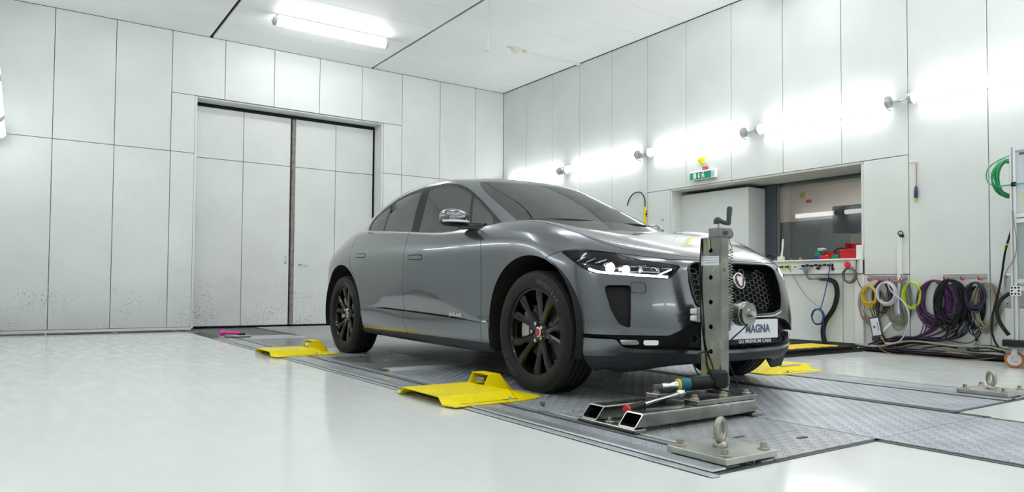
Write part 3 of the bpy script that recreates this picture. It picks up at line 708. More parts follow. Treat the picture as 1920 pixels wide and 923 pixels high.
car = thing('car', 'dark grey metallic electric SUV standing on the floor track with headlights on', 'car', (XC, YFA, 0))
def build_shell():
    body = tm_from_grid(patch(LOW, TS, SS, 301, 131), SS, TS)
    gaps = []
    def both(tm): return tm.join(tm.mirror()).weld()
    # wheel arches
    def arch(V, uc, zc, R): return np.hypot(V[:, 1] - uc, np.maximum(V[:, 2] - zc, 0)) - R
    V = body.V
    f = np.where(V[:, 0] > 0.5, np.minimum(arch(V, 0.04, 0.39, 0.443), arch(V, 3.07, 0.40, 0.443)), 0.3)
    body, _ = body.split(f)
    # deck under the glasshouse
    deck = [(.44, -.3), (.46, .38), (.56, .63), (.70, .735), (1.2, .79), (1.75, .80), (2.4, .785), (2.9, .72), (3.2, .6), (3.40, .4), (3.46, -.3)]
    V = body.V; f = -poly_sd(np.stack([V[:, 1], V[:, 0]], 1), deck); f = np.where(V[:, 2] < 0.9, 0.3, f)
    body, _ = body.split(f)
    def take(tm, sd, g=0.0025):
        """separate the region sd > 0 with a shut line of width 2g around it"""
        V = tm.V; s = sd(V); inn, rest = tm.split(s - g); s2 = sd(rest.V)
        ring, out = rest.split(s2 + g); gaps.append(ring.offset(-0.009)); return inn, out
    parts = {}
    front = lambda V: (V[:, 1] < 0.35)
    # headlamp
    HLP = fp([(0.672, 0.846), (0.61, 0.853), (0.536, 0.845), (0.478, 0.833), (0.443, 0.812), (0.392, 0.793), (0.332, 0.778), (0.262, 0.762), (0.305, 0.698), (0.321, 0.686), (0.401, 0.699), (0.504, 0.712), (0.557, 0.72), (0.594, 0.747), (0.63, 0.793)])
    parts['lamp'], body = take(body, lambda V: np.where(front(V), poly_sd(front_pts(V), rounded(HLP, 0.012)), -1), 0.002)
    # side air intake
    INP = fp([(0.523, 0.625), (0.521, 0.645), (0.51, 0.652), (0.438, 0.652), (0.444, 0.462), (0.445, 0.414), (0.478, 0.434), (0.493, 0.474), (0.507, 0.519)])
    parts['intake'], body = body.split(np.where(front(body.V), poly_sd(front_pts(body.V), rounded(INP, 0.015)), -1))
    # grille opening
    GRP = fp([(-0.25, .787), (.195, .787), (.222, .775), (.234, .75), (.238, .677), (.234, .607), (.225, .554), (.205, .51), (.155, .492), (-.25, .484)])
    parts['grille'], body = body.split(np.where(front(body.V), poly_sd(front_pts(body.V), rounded(GRP, 0.02)), -1))
    # lower mouth with the fog-lamp slots
    MOP = fp([(.64, .381), (.488, .379), (.326, .377), (.235, .450), (.17, .468), (-.25, .470), (-.25, .285), (.20, .289), (.296, .300), (.411, .299), (.462, .307), (.477, .323), (.488, .353), (.64, .359)])
    parts['mouth'], body = body.split(np.where(front(body.V), poly_sd(front_pts(body.V), rounded(MOP, 0.012)), -1))
    # black valance under the painted lip
    VAP = fp([(.75, .255), (.588, .257), (.491, .264), (.462, .285), (.411, .281), (.296, .281), (.20, .270), (-.3, .266), (-.3, .05), (.75, .05)])
    parts['valance'], body = body.split(np.where(body.V[:, 1] < 0.1, poly_sd(front_pts(body.V), VAP), -1))
    # rocker
    V = body.V; parts['rocker'], body = body.split(np.where((V[:, 1] > 0.1), 0.268 + 0.03 * np.clip(V[:, 1] - 2.7, 0, 1) - V[:, 2], -1))
    # bonnet
    parts['hood'], body = take(body, lambda V: np.where(V[:, 1] < 0.75, (V[:, 4] - 6.30) * 0.16, -1))
    # front bumper skin
    BUP = fp([(.72, .826), (.672, .85), (.60, .86), (.30, .80), (-.3, .80), (-.3, .1), (.75, .1), (.75, .80)])
    bump = lambda V: np.where(V[:, 1] < 0.1, np.minimum(poly_sd(front_pts(V), BUP), np.where(V[:, 4] > 6.2, -0.01, 1)), -1)
    parts['bumper'], body = take(body, bump, 0.0018)
    # doors
    BE = [(1.80, 1.3), (1.80, 1.12), (1.735, .985), (1.738, .80), (1.762, .628), (1.785, .43), (1.768, .343), (1.70, .262)]
    FD = [(.655, 1.3), (.64, 1.04), (.578, .90), (.568, .78), (.581, .56), (.598, .262)] + BE[::-1]
    RD = BE + [(2.60, .262), (2.62, .43), (2.655, .576), (2.718, .712), (2.789, .772), (2.845, .842), (2.876, .923), (2.90, 1.0), (2.90, 1.3)]
    # hollow above the lower door crease: depth grows down to the crease and stops there
    cu = np.array([.45, .60, .965, 1.373, 1.785, 2.346, 2.66]); cz = np.array([.394, .398, .414, .428, .440, .455, .466])
    tu = np.array([.45, .586, .814, 1.116, 1.40, 1.632, 1.774, 2.167, 2.233, 2.344, 2.66]); tz = np.array([.394, .414, .464, .532, .556, .568, .568, .556, .515, .470, .466])
    def crease(tm):
        V = tm.V; sidef = (V[:, 1] > .45) & (V[:, 1] < 2.66) & (V[:, 0] > .8)
        up, lo = tm.split(np.where(sidef, V[:, 2] - np.interp(V[:, 1], cu, cz), 1.0))
        V = up.V; c0 = np.interp(V[:, 1], cu, cz); c1 = np.interp(V[:, 1], tu, tz); m = (V[:, 1] > .45) & (V[:, 1] < 2.66) & (V[:, 0] > .8) & (V[:, 2] < c1)
        k = np.where(m, np.clip((c1 - V[:, 2]) / np.maximum(c1 - c0, 1e-3), 0, 1), 0); full = np.clip((c1 - c0) / 0.11, 0, 1)
        dep = 0.020 * full * k ** 1.3
        V[:, 0] -= dep
        slope = np.where(k > 0, 0.020 * full * 1.3 * k ** 0.3 / np.maximum(c1 - c0, 0.02), 0)
        V[:, 7] -= slope * 0.9 * V[:, 5]; V[:, 5:8] /= np.linalg.norm(V[:, 5:8], axis=1)[:, None]
        return up.join(lo)
    outer = lambda V: V[:, 0] > 0.6
    body = crease(body)
    parts['fdoor'], body = take(body, lambda V: np.where(outer(V), poly_sd(side_pts(V), rounded(FD, 0.02)), -1))
    parts['rdoor'], body = take(body, lambda V: np.where(outer(V), poly_sd(side_pts(V), rounded(RD, 0.02)), -1))
    # flush handles
    for nm, key in ((((2.744, .938), (2.521, .931), (2.51, .896), (2.73, .903)), 'rdoor'), (((1.662, .887), (1.424, .880), (1.419, .846), (1.655, .852)), 'fdoor')):
        h, rest = take(parts[key], lambda V: np.where(outer(V), poly_sd(side_pts(V), rounded(nm, 0.012)), -1), 0.0025)
        parts[key] = rest; parts['handle_' + key] = h.offset(0.002)
    # tail lamp
    TLP = [(3.40, 1.005), (3.62, .985), (3.95, .955), (3.95, 1.02), (3.62, 1.035), (3.42, 1.03)]
    parts['tail'], body = take(body, lambda V: np.where(outer(V), poly_sd(side_pts(V), TLP), -1))
    parts['rear'], body = take(body, lambda V: np.where(V[:, 1] > 3.3, np.minimum(V[:, 1] - 3.42, .96 - V[:, 2]), -1))
    # small front details
    for k, pl in enumerate((fp([(0.437, 0.668), (0.390, 0.664), (0.392, 0.609), (0.437, 0.611)]),)):
        t_, parts['bumper'] = take(parts['bumper'], lambda V: poly_sd(front_pts(V), rounded(pl, 0.012)), 0.0012)
        parts['tow'] = t_
    # ---------------- glasshouse
    gh = tm_from_grid(patch(GRN, GT, GS, 221, 81), GS, GT)
    sidew = lambda V: (V[:, 3] > 2.05) & (V[:, 3] < 9.0) & (V[:, 0] > 0.3)
    DLO = [(2.84, 1.10), (2.905, 1.20), (2.90, 1.268), (2.70, 1.345), (2.479, 1.416), (2.212, 1.461), (1.935, 1.477), (1.68, 1.478), (1.522, 1.473), (1.359, 1.445), (1.241, 1.407), (1.111, 1.349), (0.953, 1.271), (0.759, 1.173), (0.544, 1.066), (0.5, 1.03), (1.0, 0.98), (2.5, 0.98)]
    trim, gh = gh.split(np.where(sidew(gh.V), poly_sd(side_pts(gh.V), rounded(DLO, 0.03)), -1))
    wins = {}
    W = {'front_window': [(1.68, 1.03), (1.705, 1.259), (1.749, 1.436), (1.60, 1.452), (1.488, 1.449), (1.354, 1.427), (1.215, 1.38), (1.105, 1.332), (0.911, 1.03)],
         'quarter_window': [(1.062, 1.314), (0.883, 1.223), (0.735, 1.147), (0.66, 1.095), (0.655, 1.03), (0.872, 1.03)],
         'rear_window': [(2.386, 1.10), (2.423, 1.392), (2.30, 1.412), (2.149, 1.431), (1.889, 1.447), (1.821, 1.06)],
         'rear_quarter_window': [(2.75, 1.12), (2.815, 1.20), (2.80, 1.256), (2.66, 1.312), (2.488, 1.370), (2.458, 1.380), (2.415, 1.11)]}
    for k, pl in W.items():
        wins[k], trim = trim.split(poly_sd(side_pts(trim.V), rounded(pl, 0.015)))
    V = gh.V
    wsf = lambda V: np.minimum(np.minimum(1.93 - V[:, 3], 1e9) * 0.13, (2.42 - V[:, 4]) * 0.2)
    parts['windscreen'], gh = gh.split(wsf(V))
    fr, parts['windscreen'] = parts['windscreen'].split(0.035 - wsf(parts['windscreen'].V))
    low_, parts['windscreen'] = parts['windscreen'].split(0.20 - parts['windscreen'].V[:, 4] * 0.5 + np.clip(parts['windscreen'].V[:, 3] - 1.2, 0, 1) * 0.07)
    parts['wsframe'] = fr.join(low_)
    rwf = lambda V: np.minimum((V[:, 3] - 8.95) * 0.25, (2.05 - V[:, 4]) * 0.2)
    parts['backlight'], gh = gh.split(rwf(gh.V))
    parts['roofglass'], gh = gh.split(np.minimum(np.minimum(0.44 - gh.V[:, 0], gh.V[:, 1] - 1.32), 2.75 - gh.V[:, 1]))
    # ---------------- objects
    both(gh).obj('roof', M_paint, car)
    both(parts['hood']).obj('hood', M_paint, car)
    both(parts['bumper']).obj('front_bumper', M_paint, car)
    both(parts['rear']).obj('rear_bumper', M_paint, car)
    v = both(parts['valance']).obj('valance', M_plastic, car)
    both(parts['windscreen']).obj('windscreen', M_wind, car)
    both(parts['wsframe']).obj('windscreen_border', M_gloss, car)
    both(parts['backlight']).obj('backlight', M_win, car)
    both(parts['roofglass']).obj('roof_glass', M_gloss, car)
    gp = gaps[0]
    for g_ in gaps[1:]: gp = gp.join(g_)
    gp.join(gp.mirror()).obj('panel_gap', M_under, car)['kind'] = 'stuff'
    for sgn in (1, -1):
        q = (lambda t: t) if sgn > 0 else (lambda t: t.mirror())
        ff, rq = body.split(1.75 - body.V[:, 1]); q(ff).obj('front_fender', M_paint, car); q(rq).obj('rear_quarter_panel', M_paint, car)
        fd = q(parts['fdoor']).obj('front_door', M_paint, car); rd = q(parts['rdoor']).obj('rear_door', M_paint, car)
        q(parts['handle_fdoor']).obj('handle', M_paint, fd); q(parts['handle_rdoor']).obj('handle', M_paint, rd)
        q(trim).obj('window_trim', M_trim, car)
        q(wins['front_window']).obj('side_window', M_win, fd); q(wins['quarter_window']).obj('quarter_window', M_win, fd)
        q(wins['rear_window']).obj('side_window', M_win, rd); q(wins['rear_quarter_window']).obj('quarter_window', M_win, rd)
        q(parts['rocker']).obj('rocker_panel', M_plastic, car)
        q(parts['tail']).obj('tail_lamp', mat('tail_red', (0.45, 0.02, 0.012), 0.15), car)
        q(parts['intake'].offset(-0.03)).obj('air_intake', M_trim, car)
        q(parts['tow']).obj('tow_cover', M_paint, car)
    return parts
CARP = build_shell()
def near(tm, Q, proj, k=6):
    """surface point and normal (w, u, z, nw, nu, nz) of tm at 2-D query points in the projection proj"""
    P = proj(tm.V); out = []
    for q in np.atleast_2d(Q):
        d = np.hypot(P[:, 0] - q[0], P[:, 1] - q[1]); i = np.argpartition(d, k)[:k]
        A = np.stack([np.ones(k), P[i, 0] - q[0], P[i, 1] - q[1]], 1); wgt = 1 / (d[i] + 1e-3)
        c, *_ = np.linalg.lstsq(A * wgt[:, None], tm.V[i][:, [0, 1, 2, 5, 6, 7]] * wgt[:, None], rcond=None)
        out.append(c[0])
    return np.array(out)
def rim(tm, depth, skip_centre=True):
    """side walls of a recess: boundary of tm swept inwards along the normals"""
    E = {}
    for f in tm.F:
        for a, b_ in ((f[0], f[1]), (f[1], f[2]), (f[2], f[0])):
            E[(int(a), int(b_))] = E.get((int(a), int(b_)), 0) + 1
    ed = [e for e in E if (e[1], e[0]) not in E and not (skip_centre and abs(tm.V[e[0], 0]) < 1e-4 and abs(tm.V[e[1], 0]) < 1e-4)]
    ids = sorted({i for e in ed for i in e}); mp = {i: k for k, i in enumerate(ids)}
    top = tm.V[ids]; bot = top.copy(); bot[:, :3] -= bot[:, 5:8] * depth
    n = len(ids); F = []
    for a, b_ in ed:
        a, b_ = mp[a], mp[b_]; F += [(a, n + a, n + b_), (a, n + b_, b_)]
    V = np.concatenate([top, bot]); F = np.array(F)
    # flat wall normals
    fn = np.cross(V[F[:, 1], :3] - V[F[:, 0], :3], V[F[:, 2], :3] - V[F[:, 0], :3]); vn = np.zeros((len(V), 3))
    for k in range(3): np.add.at(vn, F[:, k], fn)
    V = V.copy(); V[:, 5:8] = vn / np.maximum(np.linalg.norm(vn, axis=1), 1e-9)[:, None]
    return TM(V, F)
def car_mb(): return MB()
def W3(w, u, z): return (XC - w, YFA + u, z)
SGN = (1, -1)

# ---- recesses of the nose
M_grille = mat('dark_chrome_grille', (0.05, 0.05, 0.054), 0.2, 0.8)
def honeycomb(tm, inside, A, B, h, depth, ring=0.82, thick=0.010):
    V, F = [], []
    wmin, wmax = -0.02, tm.V[:, 0].max(); zmin, zmax = tm.V[:, 2].min(), tm.V[:, 2].max()
    cells = []
    for i in range(0, int(wmax / (A + B)) + 2):
        for j in range(int((zmax - zmin) / (2 * h)) + 2):
            cells.append((i * (A + B), zmin + j * 2 * h + (h if i % 2 else 0)))
    cells = [c for c in cells if inside(c)]
    Q = near(tm, np.array(cells), lambda V: V[:, [0, 2]])
    for (w, z), q in zip(cells, Q):
        hexa = [(A, 0), (B, h), (-B, h), (-A, 0), (-B, -h), (B, -h)]
        du = -q[3] / q[4] if abs(q[4]) > 0.2 else 0; dz = -q[5] / q[4] if abs(q[4]) > 0.2 else 0
        for s in ((1, -1) if w > 1e-6 else (1,)):
            o = len(V)
            for sc, dep in ((1.0, depth), (ring, depth), (ring * 0.94, depth + thick)):
                for a, b_ in hexa:
                    V.append(W3(s * (w + a * sc), q[1] + du * a * sc + dz * b_ * sc + dep, z + b_ * sc))
            for r in (0, 1):
                for k in range(6):
                    f = (o + r * 6 + k, o + r * 6 + (k + 1) % 6, o + r * 6 + 6 + (k + 1) % 6, o + r * 6 + 6 + k); F.append(f if s > 0 else f[::-1])
    m = MB(); m.add(V, F); return m
def two(tm): return tm.join(tm.mirror()).weld()
gr = CARP['grille']
go = two(gr.offset(-0.085)).obj('grille', M_trim, car)
rm = rim(gr, 0.085); rm.join(rm.mirror()).obj('grille_surround', M_gloss, go)
gin = lambda c: poly_sd(np.array([[c[0], c[1]]]), [(-.2, .752), (.33, .752), (.362, .73), (.368, .66), (.355, .57), (.335, .527), (.26, .512), (-.2, .508)])[0] > 0.004
honeycomb(gr, gin, 0.027, 0.0135, 0.0155, 0.040).build('grille_mesh', M_grille, go, fix=False)['kind'] = 'stuff'
GE = [(-a, z) for a, z in [(.195, .787), (.222, .775), (.234, .75), (.238, .677), (.234, .607), (.225, .554), (.205, .51), (.155, .492), (.08, .486)]][::-1] if False else [(.0, .787), (.10, .787), (.195, .786), (.222, .773), (.234, .75), (.238, .677), (.234, .607), (.225, .554), (.205, .512), (.155, .492), (.08, .486), (.0, .4845)]
GQ = near(gr, np.array(fp(GE)), front_pts); ring_ = [W3(q[0], q[1] - .004, q[2]) for q in GQ]; ring_ = ring_ + [W3(-q[0], q[1] - .004, q[2]) for q in GQ[-2:0:-1]]
MB().tube(ring_, .006, 8, closed=True).build('grille_frame', M_gloss, go, 60)
GB = [W3(q[0], q[1] - .006, q[2] - .012) for q in GQ[8:]]; GB = GB + [W3(-q[0], q[1] - .006, q[2] - .012) for q in GQ[-2:7:-1]]
MB().tube(smooth_path(GB, 40), .0045, 8).build('chrome_strip', M_chrome, go, 60)
mo = CARP['mouth']
FOG1 = rounded(fp([(0.478, 0.350), (0.418, 0.350), (0.416, 0.324), (0.470, 0.322)]), 0.004); FOG2 = rounded(fp([(0.402, 0.350), (0.356, 0.350), (0.356, 0.322), (0.402, 0.321)]), 0.004)
lo = two(mo.offset(-0.05)).obj('lower_grille', M_trim, car)
rm = rim(mo, 0.05); rm.join(rm.mirror()).obj('lower_grille_surround', M_trim, lo)
honeycomb(mo, lambda c: poly_sd(np.array([[c[0], c[1]]]), [(-.2, .455), (.28, .455), (.36, .42), (.47, .35), (.47, .31), (-.2, .30)])[0] > 0.006, 0.030, 0.014, 0.0225, 0.028, 0.8).build('lower_grille_mesh', M_trim, lo)['kind'] = 'stuff'
f1, _ = mo.split(poly_sd(front_pts(mo.V), FOG1)); f2, _ = mo.split(poly_sd(front_pts(mo.V), FOG2))
bar, _ = f1.split(np.minimum(f1.V[:, 2] - 0.3335, 0.338 - f1.V[:, 2]))
M_foglens = mat('fog_lens', (0.78, 0.79, 0.80), 0.12, 0.3, emit=((0.95, 0.97, 1.0), 0.25))
for s in SGN:
    q = (lambda t: t) if s > 0 else (lambda t: t.mirror())
    fo = q(f1.offset(-0.010)).obj('fog_lamp', mat('fog_reflector', (0.6, 0.6, 0.62), 0.1, 0.9), car)
    q(bar.offset(-0.006)).obj('lamp_bar', M_trim, fo)
    q(f2.offset(-0.008)).obj('turn_signal', M_foglens, car)
    rr = rim(CARP['intake'], 0.032, False); q(rr).obj('intake_wall', M_trim, car)

# ---- headlamps
la = CARP['lamp']; LAP = lambda V: front_pts(V)
def lamp_path(pts, depth):
    Q = near(la, np.array(fp(pts)), LAP); return Q[:, :3] - Q[:, 3:6] * depth
M_drl = emission('daytime_running_light', (0.92, 0.95, 1.0), 9.0)
M_beam = emission('headlamp_projector', (0.95, 0.97, 1.0), 90.0)
M_refl = mat('lamp_reflector', (0.7, 0.71, 0.74), 0.08, 0.95)
for s in SGN:
    q = (lambda t: t) if s > 0 else (lambda t: t.mirror())
    fl = lambda P: [W3(s * p[0], p[1], p[2]) for p in P]
    hb = q(la.offset(-0.07)).obj('headlamp', M_gloss, car)
    q(rim(la, 0.07, False)).obj('lamp_housing', M_trim, hb)
    q(la.offset(0.0005)).obj('lamp_lens', M_lens, hb)
    MB().tube(smooth_path(fl(lamp_path([(.312, .703), (.36, .708), (.401, .712), (.45, .718), (.504, .726), (.55, .735), (.575, .75)], 0.016)), 30), 0.0065, 8).build('light_strip', M_drl, hb, 60)
    MB().tube(smooth_path(fl(lamp_path([(.345, .712), (.33, .725), (.305, .742), (.292, .752)], 0.020)), 10), 0.0035, 8).build('light_blade', M_drl, hb, 60)
    for (a, z, r) in ((.505, .772, .026), (.452, .758, .022)):
        p = lamp_path([(a, z)], 0.045)[0]; n = near(la, np.array(fp([(a, z)])), LAP)[0, 3:6]; n = np.array([n[0] * 0.25, -0.95, 0.0]); n /= np.linalg.norm(n)
        c = W3(s * p[0], p[1], p[2]); ax = (-s * n[0], n[1], n[2])
        MB().lathe([(r * 1.25, -0.02), (r * 1.3, 0.018), (r * 1.12, 0.02), (r * 1.02, 0.008)], c, ax, 24).build('projector_ring', M_refl, hb, 40)
        MB().lathe([(r, 0.004), (r * 0.8, 0.014), (r * 0.45, 0.019), (0.0005, 0.021)], c, ax, 20).build('projector', M_beam, hb, 60)
    # inner module: chrome rimmed box with a bracket mark
    for (a0, a1, z0, z1, dp, mm, nm) in ((.40, .335, .735, .770, .03, M_refl, 'module_frame'), (.392, .342, .741, .765, .027, M_gloss, 'module_face')):
        P = lamp_path([(a0, z0), (a1, z0 - 0.003), (a1, z1 - 0.006), (a0, z1)], dp)
        V = fl(P) + [(x, y + 0.012, z) for x, y, z in fl(P)]
        MB().add(V, [(0, 1, 2, 3), (4, 7, 6, 5), (0, 4, 5, 1), (1, 5, 6, 2), (2, 6, 7, 3), (3, 7, 4, 0)]).build(nm, mm, hb, fix=True)
    MB().tube(smooth_path(fl(lamp_path([(.365, .744), (.362, .758), (.352, .76), (.346, .742)], 0.018)), 10), 0.002, 6).build('module_mark', M_refl, hb)
    for k in range(3):
        MB().tube(fl(lamp_path([(.62 - k * .035, .80 - k * .004), (.585 - k * .04, .83 - k * .006)], 0.03)), 0.004, 6).build('reflector_rib', M_refl, hb)
    # parking sensors and washer cap
    for (a, z) in ((.584, .446), (.466, .400)):
        p = near(CARP['bumper'], np.array(fp([(a, z)])), LAP)[0]
        MB().lathe([(0.013, -0.004), (0.013, 0.0015), (0.010, 0.002), (0.0095, 0.0006)], W3(s * p[0], p[1], p[2]), (-s * p[3], p[4], p[5]), 18).build('parking_sensor', M_paint, car, 40)

# ---- emblem, plate, lettering
M_let = mat('silver_letters', (0.82, 0.82, 0.82), 0.3, 0.3)
ec = W3(0, -0.772, 0.683); ea = (0, -0.97, 0.23)
em = MB().lathe([(0.052, -0.02), (0.052, 0.004), (0.049, 0.009), (0.044, 0.010), (0.042, 0.006)], ec, ea, 32).build('emblem', M_chrome, car, 40)
MB().lathe([(0.042, 0.0), (0.042, 0.0062), (0.0005, 0.007)], ec, ea, 32).build('emblem_disc', mat('emblem_red', (0.10, 0.014, 0.014), 0.25), em, 40)
ex, ey, ed_ = frame(ea); ex = np.array([1.0, 0, 0]); ey = np.cross(np.array(ed_), ex); ey = ey if ey[2] > 0 else -ey
MB().prism([(-.010, -.030), (.010, -.030), (.017, -.012), (.027, .016), (.020, .028), (.007, .024), (-.007, .024), (-.020, .028), (-.027, .016), (-.017, -.012)], 0.004, 0.012, lambda a, b_, h: tuple(np.array(ec) + ex * a + ey * b_ + np.array(ed_) * h)).build('emblem_mask', M_chrome, em, fix=True)
pl = MB().box(XC - 0.265, XC + 0.245, YFA - 0.862, YFA - 0.845, 0.322, 0.462, 0.003).build('number_plate_holder', M_trim, car)
MB().box(XC - 0.260, XC + 0.240, YFA - 0.866, YFA - 0.862, 0.350, 0.460, 0.001).build('number_plate', mat('plate_white', (0.80, 0.81, 0.83), 0.35), pl)
def flat_text(s, size, origin, ex, ey, mm, name, parent, bold=0.0, centre=True, width=None):
    V, F = text_polys(s, size, bold); w0, w1 = V[:, 0].min(), V[:, 0].max(); k = 1 if width is None else width / (w1 - w0)
    x = (V[:, 0] - ((w0 + w1) / 2 if centre else w0)) * k
    P = np.array(origin) + x[:, None] * np.array(ex) + V[:, 1][:, None] * np.array(ey)
    return MB().add(P, F).build(name, mm, parent)
flat_text('MAGNA', 0.064, (XC + 0.052, YFA - 0.8672, 0.386), (1, 0, 0), (0, 0, 1), mat('plate_ink', (0.10, 0.12, 0.20), 0.5), 'plate_lettering', pl, 0.0028, True, 0.225)
flat_text('GU PREMIUM CARS', 0.026, (XC + 0.03, YFA - 0.8632, 0.327), (1, 0, 0), (0, 0, 1), mat('strip_letters', (0.75, 0.75, 0.75), 0.4), 'holder_lettering', pl, 0.0008, True, 0.30)
for s in SGN:
    for (txt, size, u0, z0, tm, wd) in (('JAGUAR', 0.034, 1.05, .430, CARP['fdoor'], .20), ('HSE', 0.014, .562, .404, None, .055)):
        V, F = text_polys(txt, size, 0.0012); V[:, 0] -= V[:, 0].min(); V[:, 0] *= wd / V[:, 0].max()
        u = (u0 - V[:, 0]) if s > 0 else (u0 - wd + V[:, 0]); z = z0 + V[:, 1] - 0.035 * (u0 - u) * 0
        if tm is not None:
            D = tm.V; sel = (D[:, 1] > u.min() - .05) & (D[:, 1] < u.max() + .05) & (D[:, 2] > z.min() + .0) & (D[:, 2] < z.max() + .03) & (D[:, 0] > .8); D = D[sel]
            cf, *_ = np.linalg.lstsq(np.stack([np.ones(len(D)), D[:, 1], D[:, 2]], 1), D[:, 0], rcond=None); w = cf[0] + cf[1] * u + cf[2] * z
        else: w = np.full(len(u), 0.9375)
        P = np.stack([XC - s * (w + 0.003), YFA + u, z], 1)
        MB().add(P, F).build('badge_lettering', M_let, car)

# ---- door mirrors
for s in SGN:
    X = lambda w, u, z: W3(s * w, u, z)
    R0 = np.diag([1, 1, 1.0]); a = 0.30
    R = rotz(s * a)
    mi = MB(); mi.ellipsoid((0, 0, 0), (0.128, 0.078, 0.072), 28, 16, None, 0.82)
    V = np.array(mi.v); V[:, 2] = np.where(V[:, 2] < -0.018, -0.018 + (V[:, 2] + 0.018) * 0.15, V[:, 2]); mi.v = [tuple(p) for p in (V @ R.T + np.array(X(.965, .895, 1.118)))]
    mir = mi.build('door_mirror', M_paint, car, 50)
    lo_ = MB(); lo_.ellipsoid((0, 0, 0), (0.126, 0.077, 0.056), 28, 16, None, 0.82)
    V = np.array(lo_.v); V[:, 2] = np.where(V[:, 2] > -0.004, -0.004 + (V[:, 2] + 0.004) * 0.1, V[:, 2]); lo_.v = [tuple(p) for p in (V @ R.T + np.array(X(.965, .895, 1.112)))]
    lo_.build('mirror_base', M_gloss, mir, 50)
    MB().tube(smooth_path([X(.97 + .12 * math.cos(t) * 0.98, .895 - 0.076 * math.sin(t) - 0.02, 1.096) for t in np.linspace(0.3, 2.2, 9)], 16), 0.008, 8).build('indicator_strip', mat('indicator_white', (0.8, 0.8, 0.78), 0.15), mir, 60)
    MB().tube(smooth_path([X(.93, .885, 1.075), X(.90, .83, 1.068), X(.865, .76, 1.062), X(.83, .70, 1.055)], 12), [0.026] * 4 + [0.028] * 8, 10).build('mirror_arm', M_gloss, mir, 60)
# ---- wipers and spoiler
for k, (w0, w1) in enumerate(((.62, -.05), (-.05, -.60))):
    MB().tube(smooth_path([W3(w0, .40 + .10 * (w0 / .62) ** 2, 1.105), W3((w0 + w1) / 2, .385, 1.112), W3(w1, .40 + .1 * (w1 / .62) ** 2, 1.105)], 14), 0.008, 6).build('wiper', M_trim, car, 60)
sp = MB(); prof = [(.50, 3.02, 1.405), (.42, 3.13, 1.396), (.24, 3.21, 1.391), (0, 3.235, 1.389)]
row = [(w, u, z) for w, u, z in prof] + [(-w, u, z) for w, u, z in prof[-2::-1]]
V = [W3(w, u - .10, z + .022) for w, u, z in row] + [W3(w * 1.02, u + .16, z - .052) for w, u, z in row] + [W3(w * 1.0, u + .15, z - .075) for w, u, z in row] + [W3(w, u - .05, z - .03) for w, u, z in row]
n = len(row); sp.add(V, [(k * n + i, k * n + i + 1, ((k + 1) % 4) * n + i + 1, ((k + 1) % 4) * n + i) for k in range(4) for i in range(n - 1)] + [(0, n, 2 * n, 3 * n), (n - 1, 4 * n - 1, 3 * n - 1, 2 * n - 1)])
sp.build('spoiler', M_paint, car, 40, fix=True)

# ---- underbody, wheel wells, cabin
un = MB().box(XC - .66, XC + .66, YFA - .62, YFA + 3.6, .20, .34, 0.03).box(XC - .86, XC + .86, YFA + .52, YFA + 2.55, .205, .32, 0.03).build('underbody', M_under, car)
for s in SGN:
    for uc, zc in ((.04, .39), (3.07, .40)):
        V = []; m = 26; ang = np.linspace(-0.35, math.pi + 0.35, m)
        for w in (.935, .60):
            for t in ang: V.append(W3(s * w, uc + .452 * math.cos(t), zc + .452 * max(math.sin(t), -.42)))
        F = [(i, i + 1, m + i + 1, m + i) for i in range(m - 1)] + [tuple(range(m, 2 * m))]
        MB().add(V, F).build('wheel_liner', M_under, car, 60)
MB().box(XC - .60, XC + .60, YFA - .55, YFA + .42, .34, .86, 0.05).build('front_bulkhead', M_under, car)
MB().box(XC - .74, XC + .74, YFA + 2.5, YFA + 3.3, .34, 1.02, 0.06).build('load_floor', M_cabin, car)
MB().box(XC - .74, XC + .74, YFA + .62, YFA + 1.02, .55, 1.075, 0.09).build('dashboard', M_cabin, car, 40)
for s in SGN:
    X = lambda w, u, z: W3(s * w, u, z)
    se = MB(); x0, x1 = sorted((X(.13, 0, 0)[0], X(.62, 0, 0)[0]))
    se.box(x0, x1, YFA + 1.35, YFA + 1.88, .42, .64, 0.07); se.box(-.24, .24, -.06, .06, 0, .58, 0.05, rotx(-0.28), ((x0 + x1) / 2, YFA + 1.90, .60))
    so = se.build('front_seat', M_cabin, car, 40)
    MB().box(-.13, .13, -.045, .045, 0, .19, 0.04, rotx(-0.2), ((x0 + x1) / 2, YFA + 2.06, 1.17)).build('headrest', M_cabin, so, 40)
rs = MB(); rs.box(XC - .62, XC + .62, YFA + 2.30, YFA + 2.75, .40, .66, 0.07).box(-.62, .62, -.06, .06, 0, .50, 0.05, rotx(-0.35), (XC, YFA + 2.78, .60)).build('rear_seat', M_cabin, car, 40)
MB().tube([(XC - .37 + .18 * math.cos(t), YFA + 1.20 + .05 * math.sin(t), .98 + .17 * math.sin(t)) for t in np.linspace(0, 2 * math.pi, 30, endpoint=False)], 0.014, 8, closed=True).build('steering_wheel', M_cabin, car, 60)

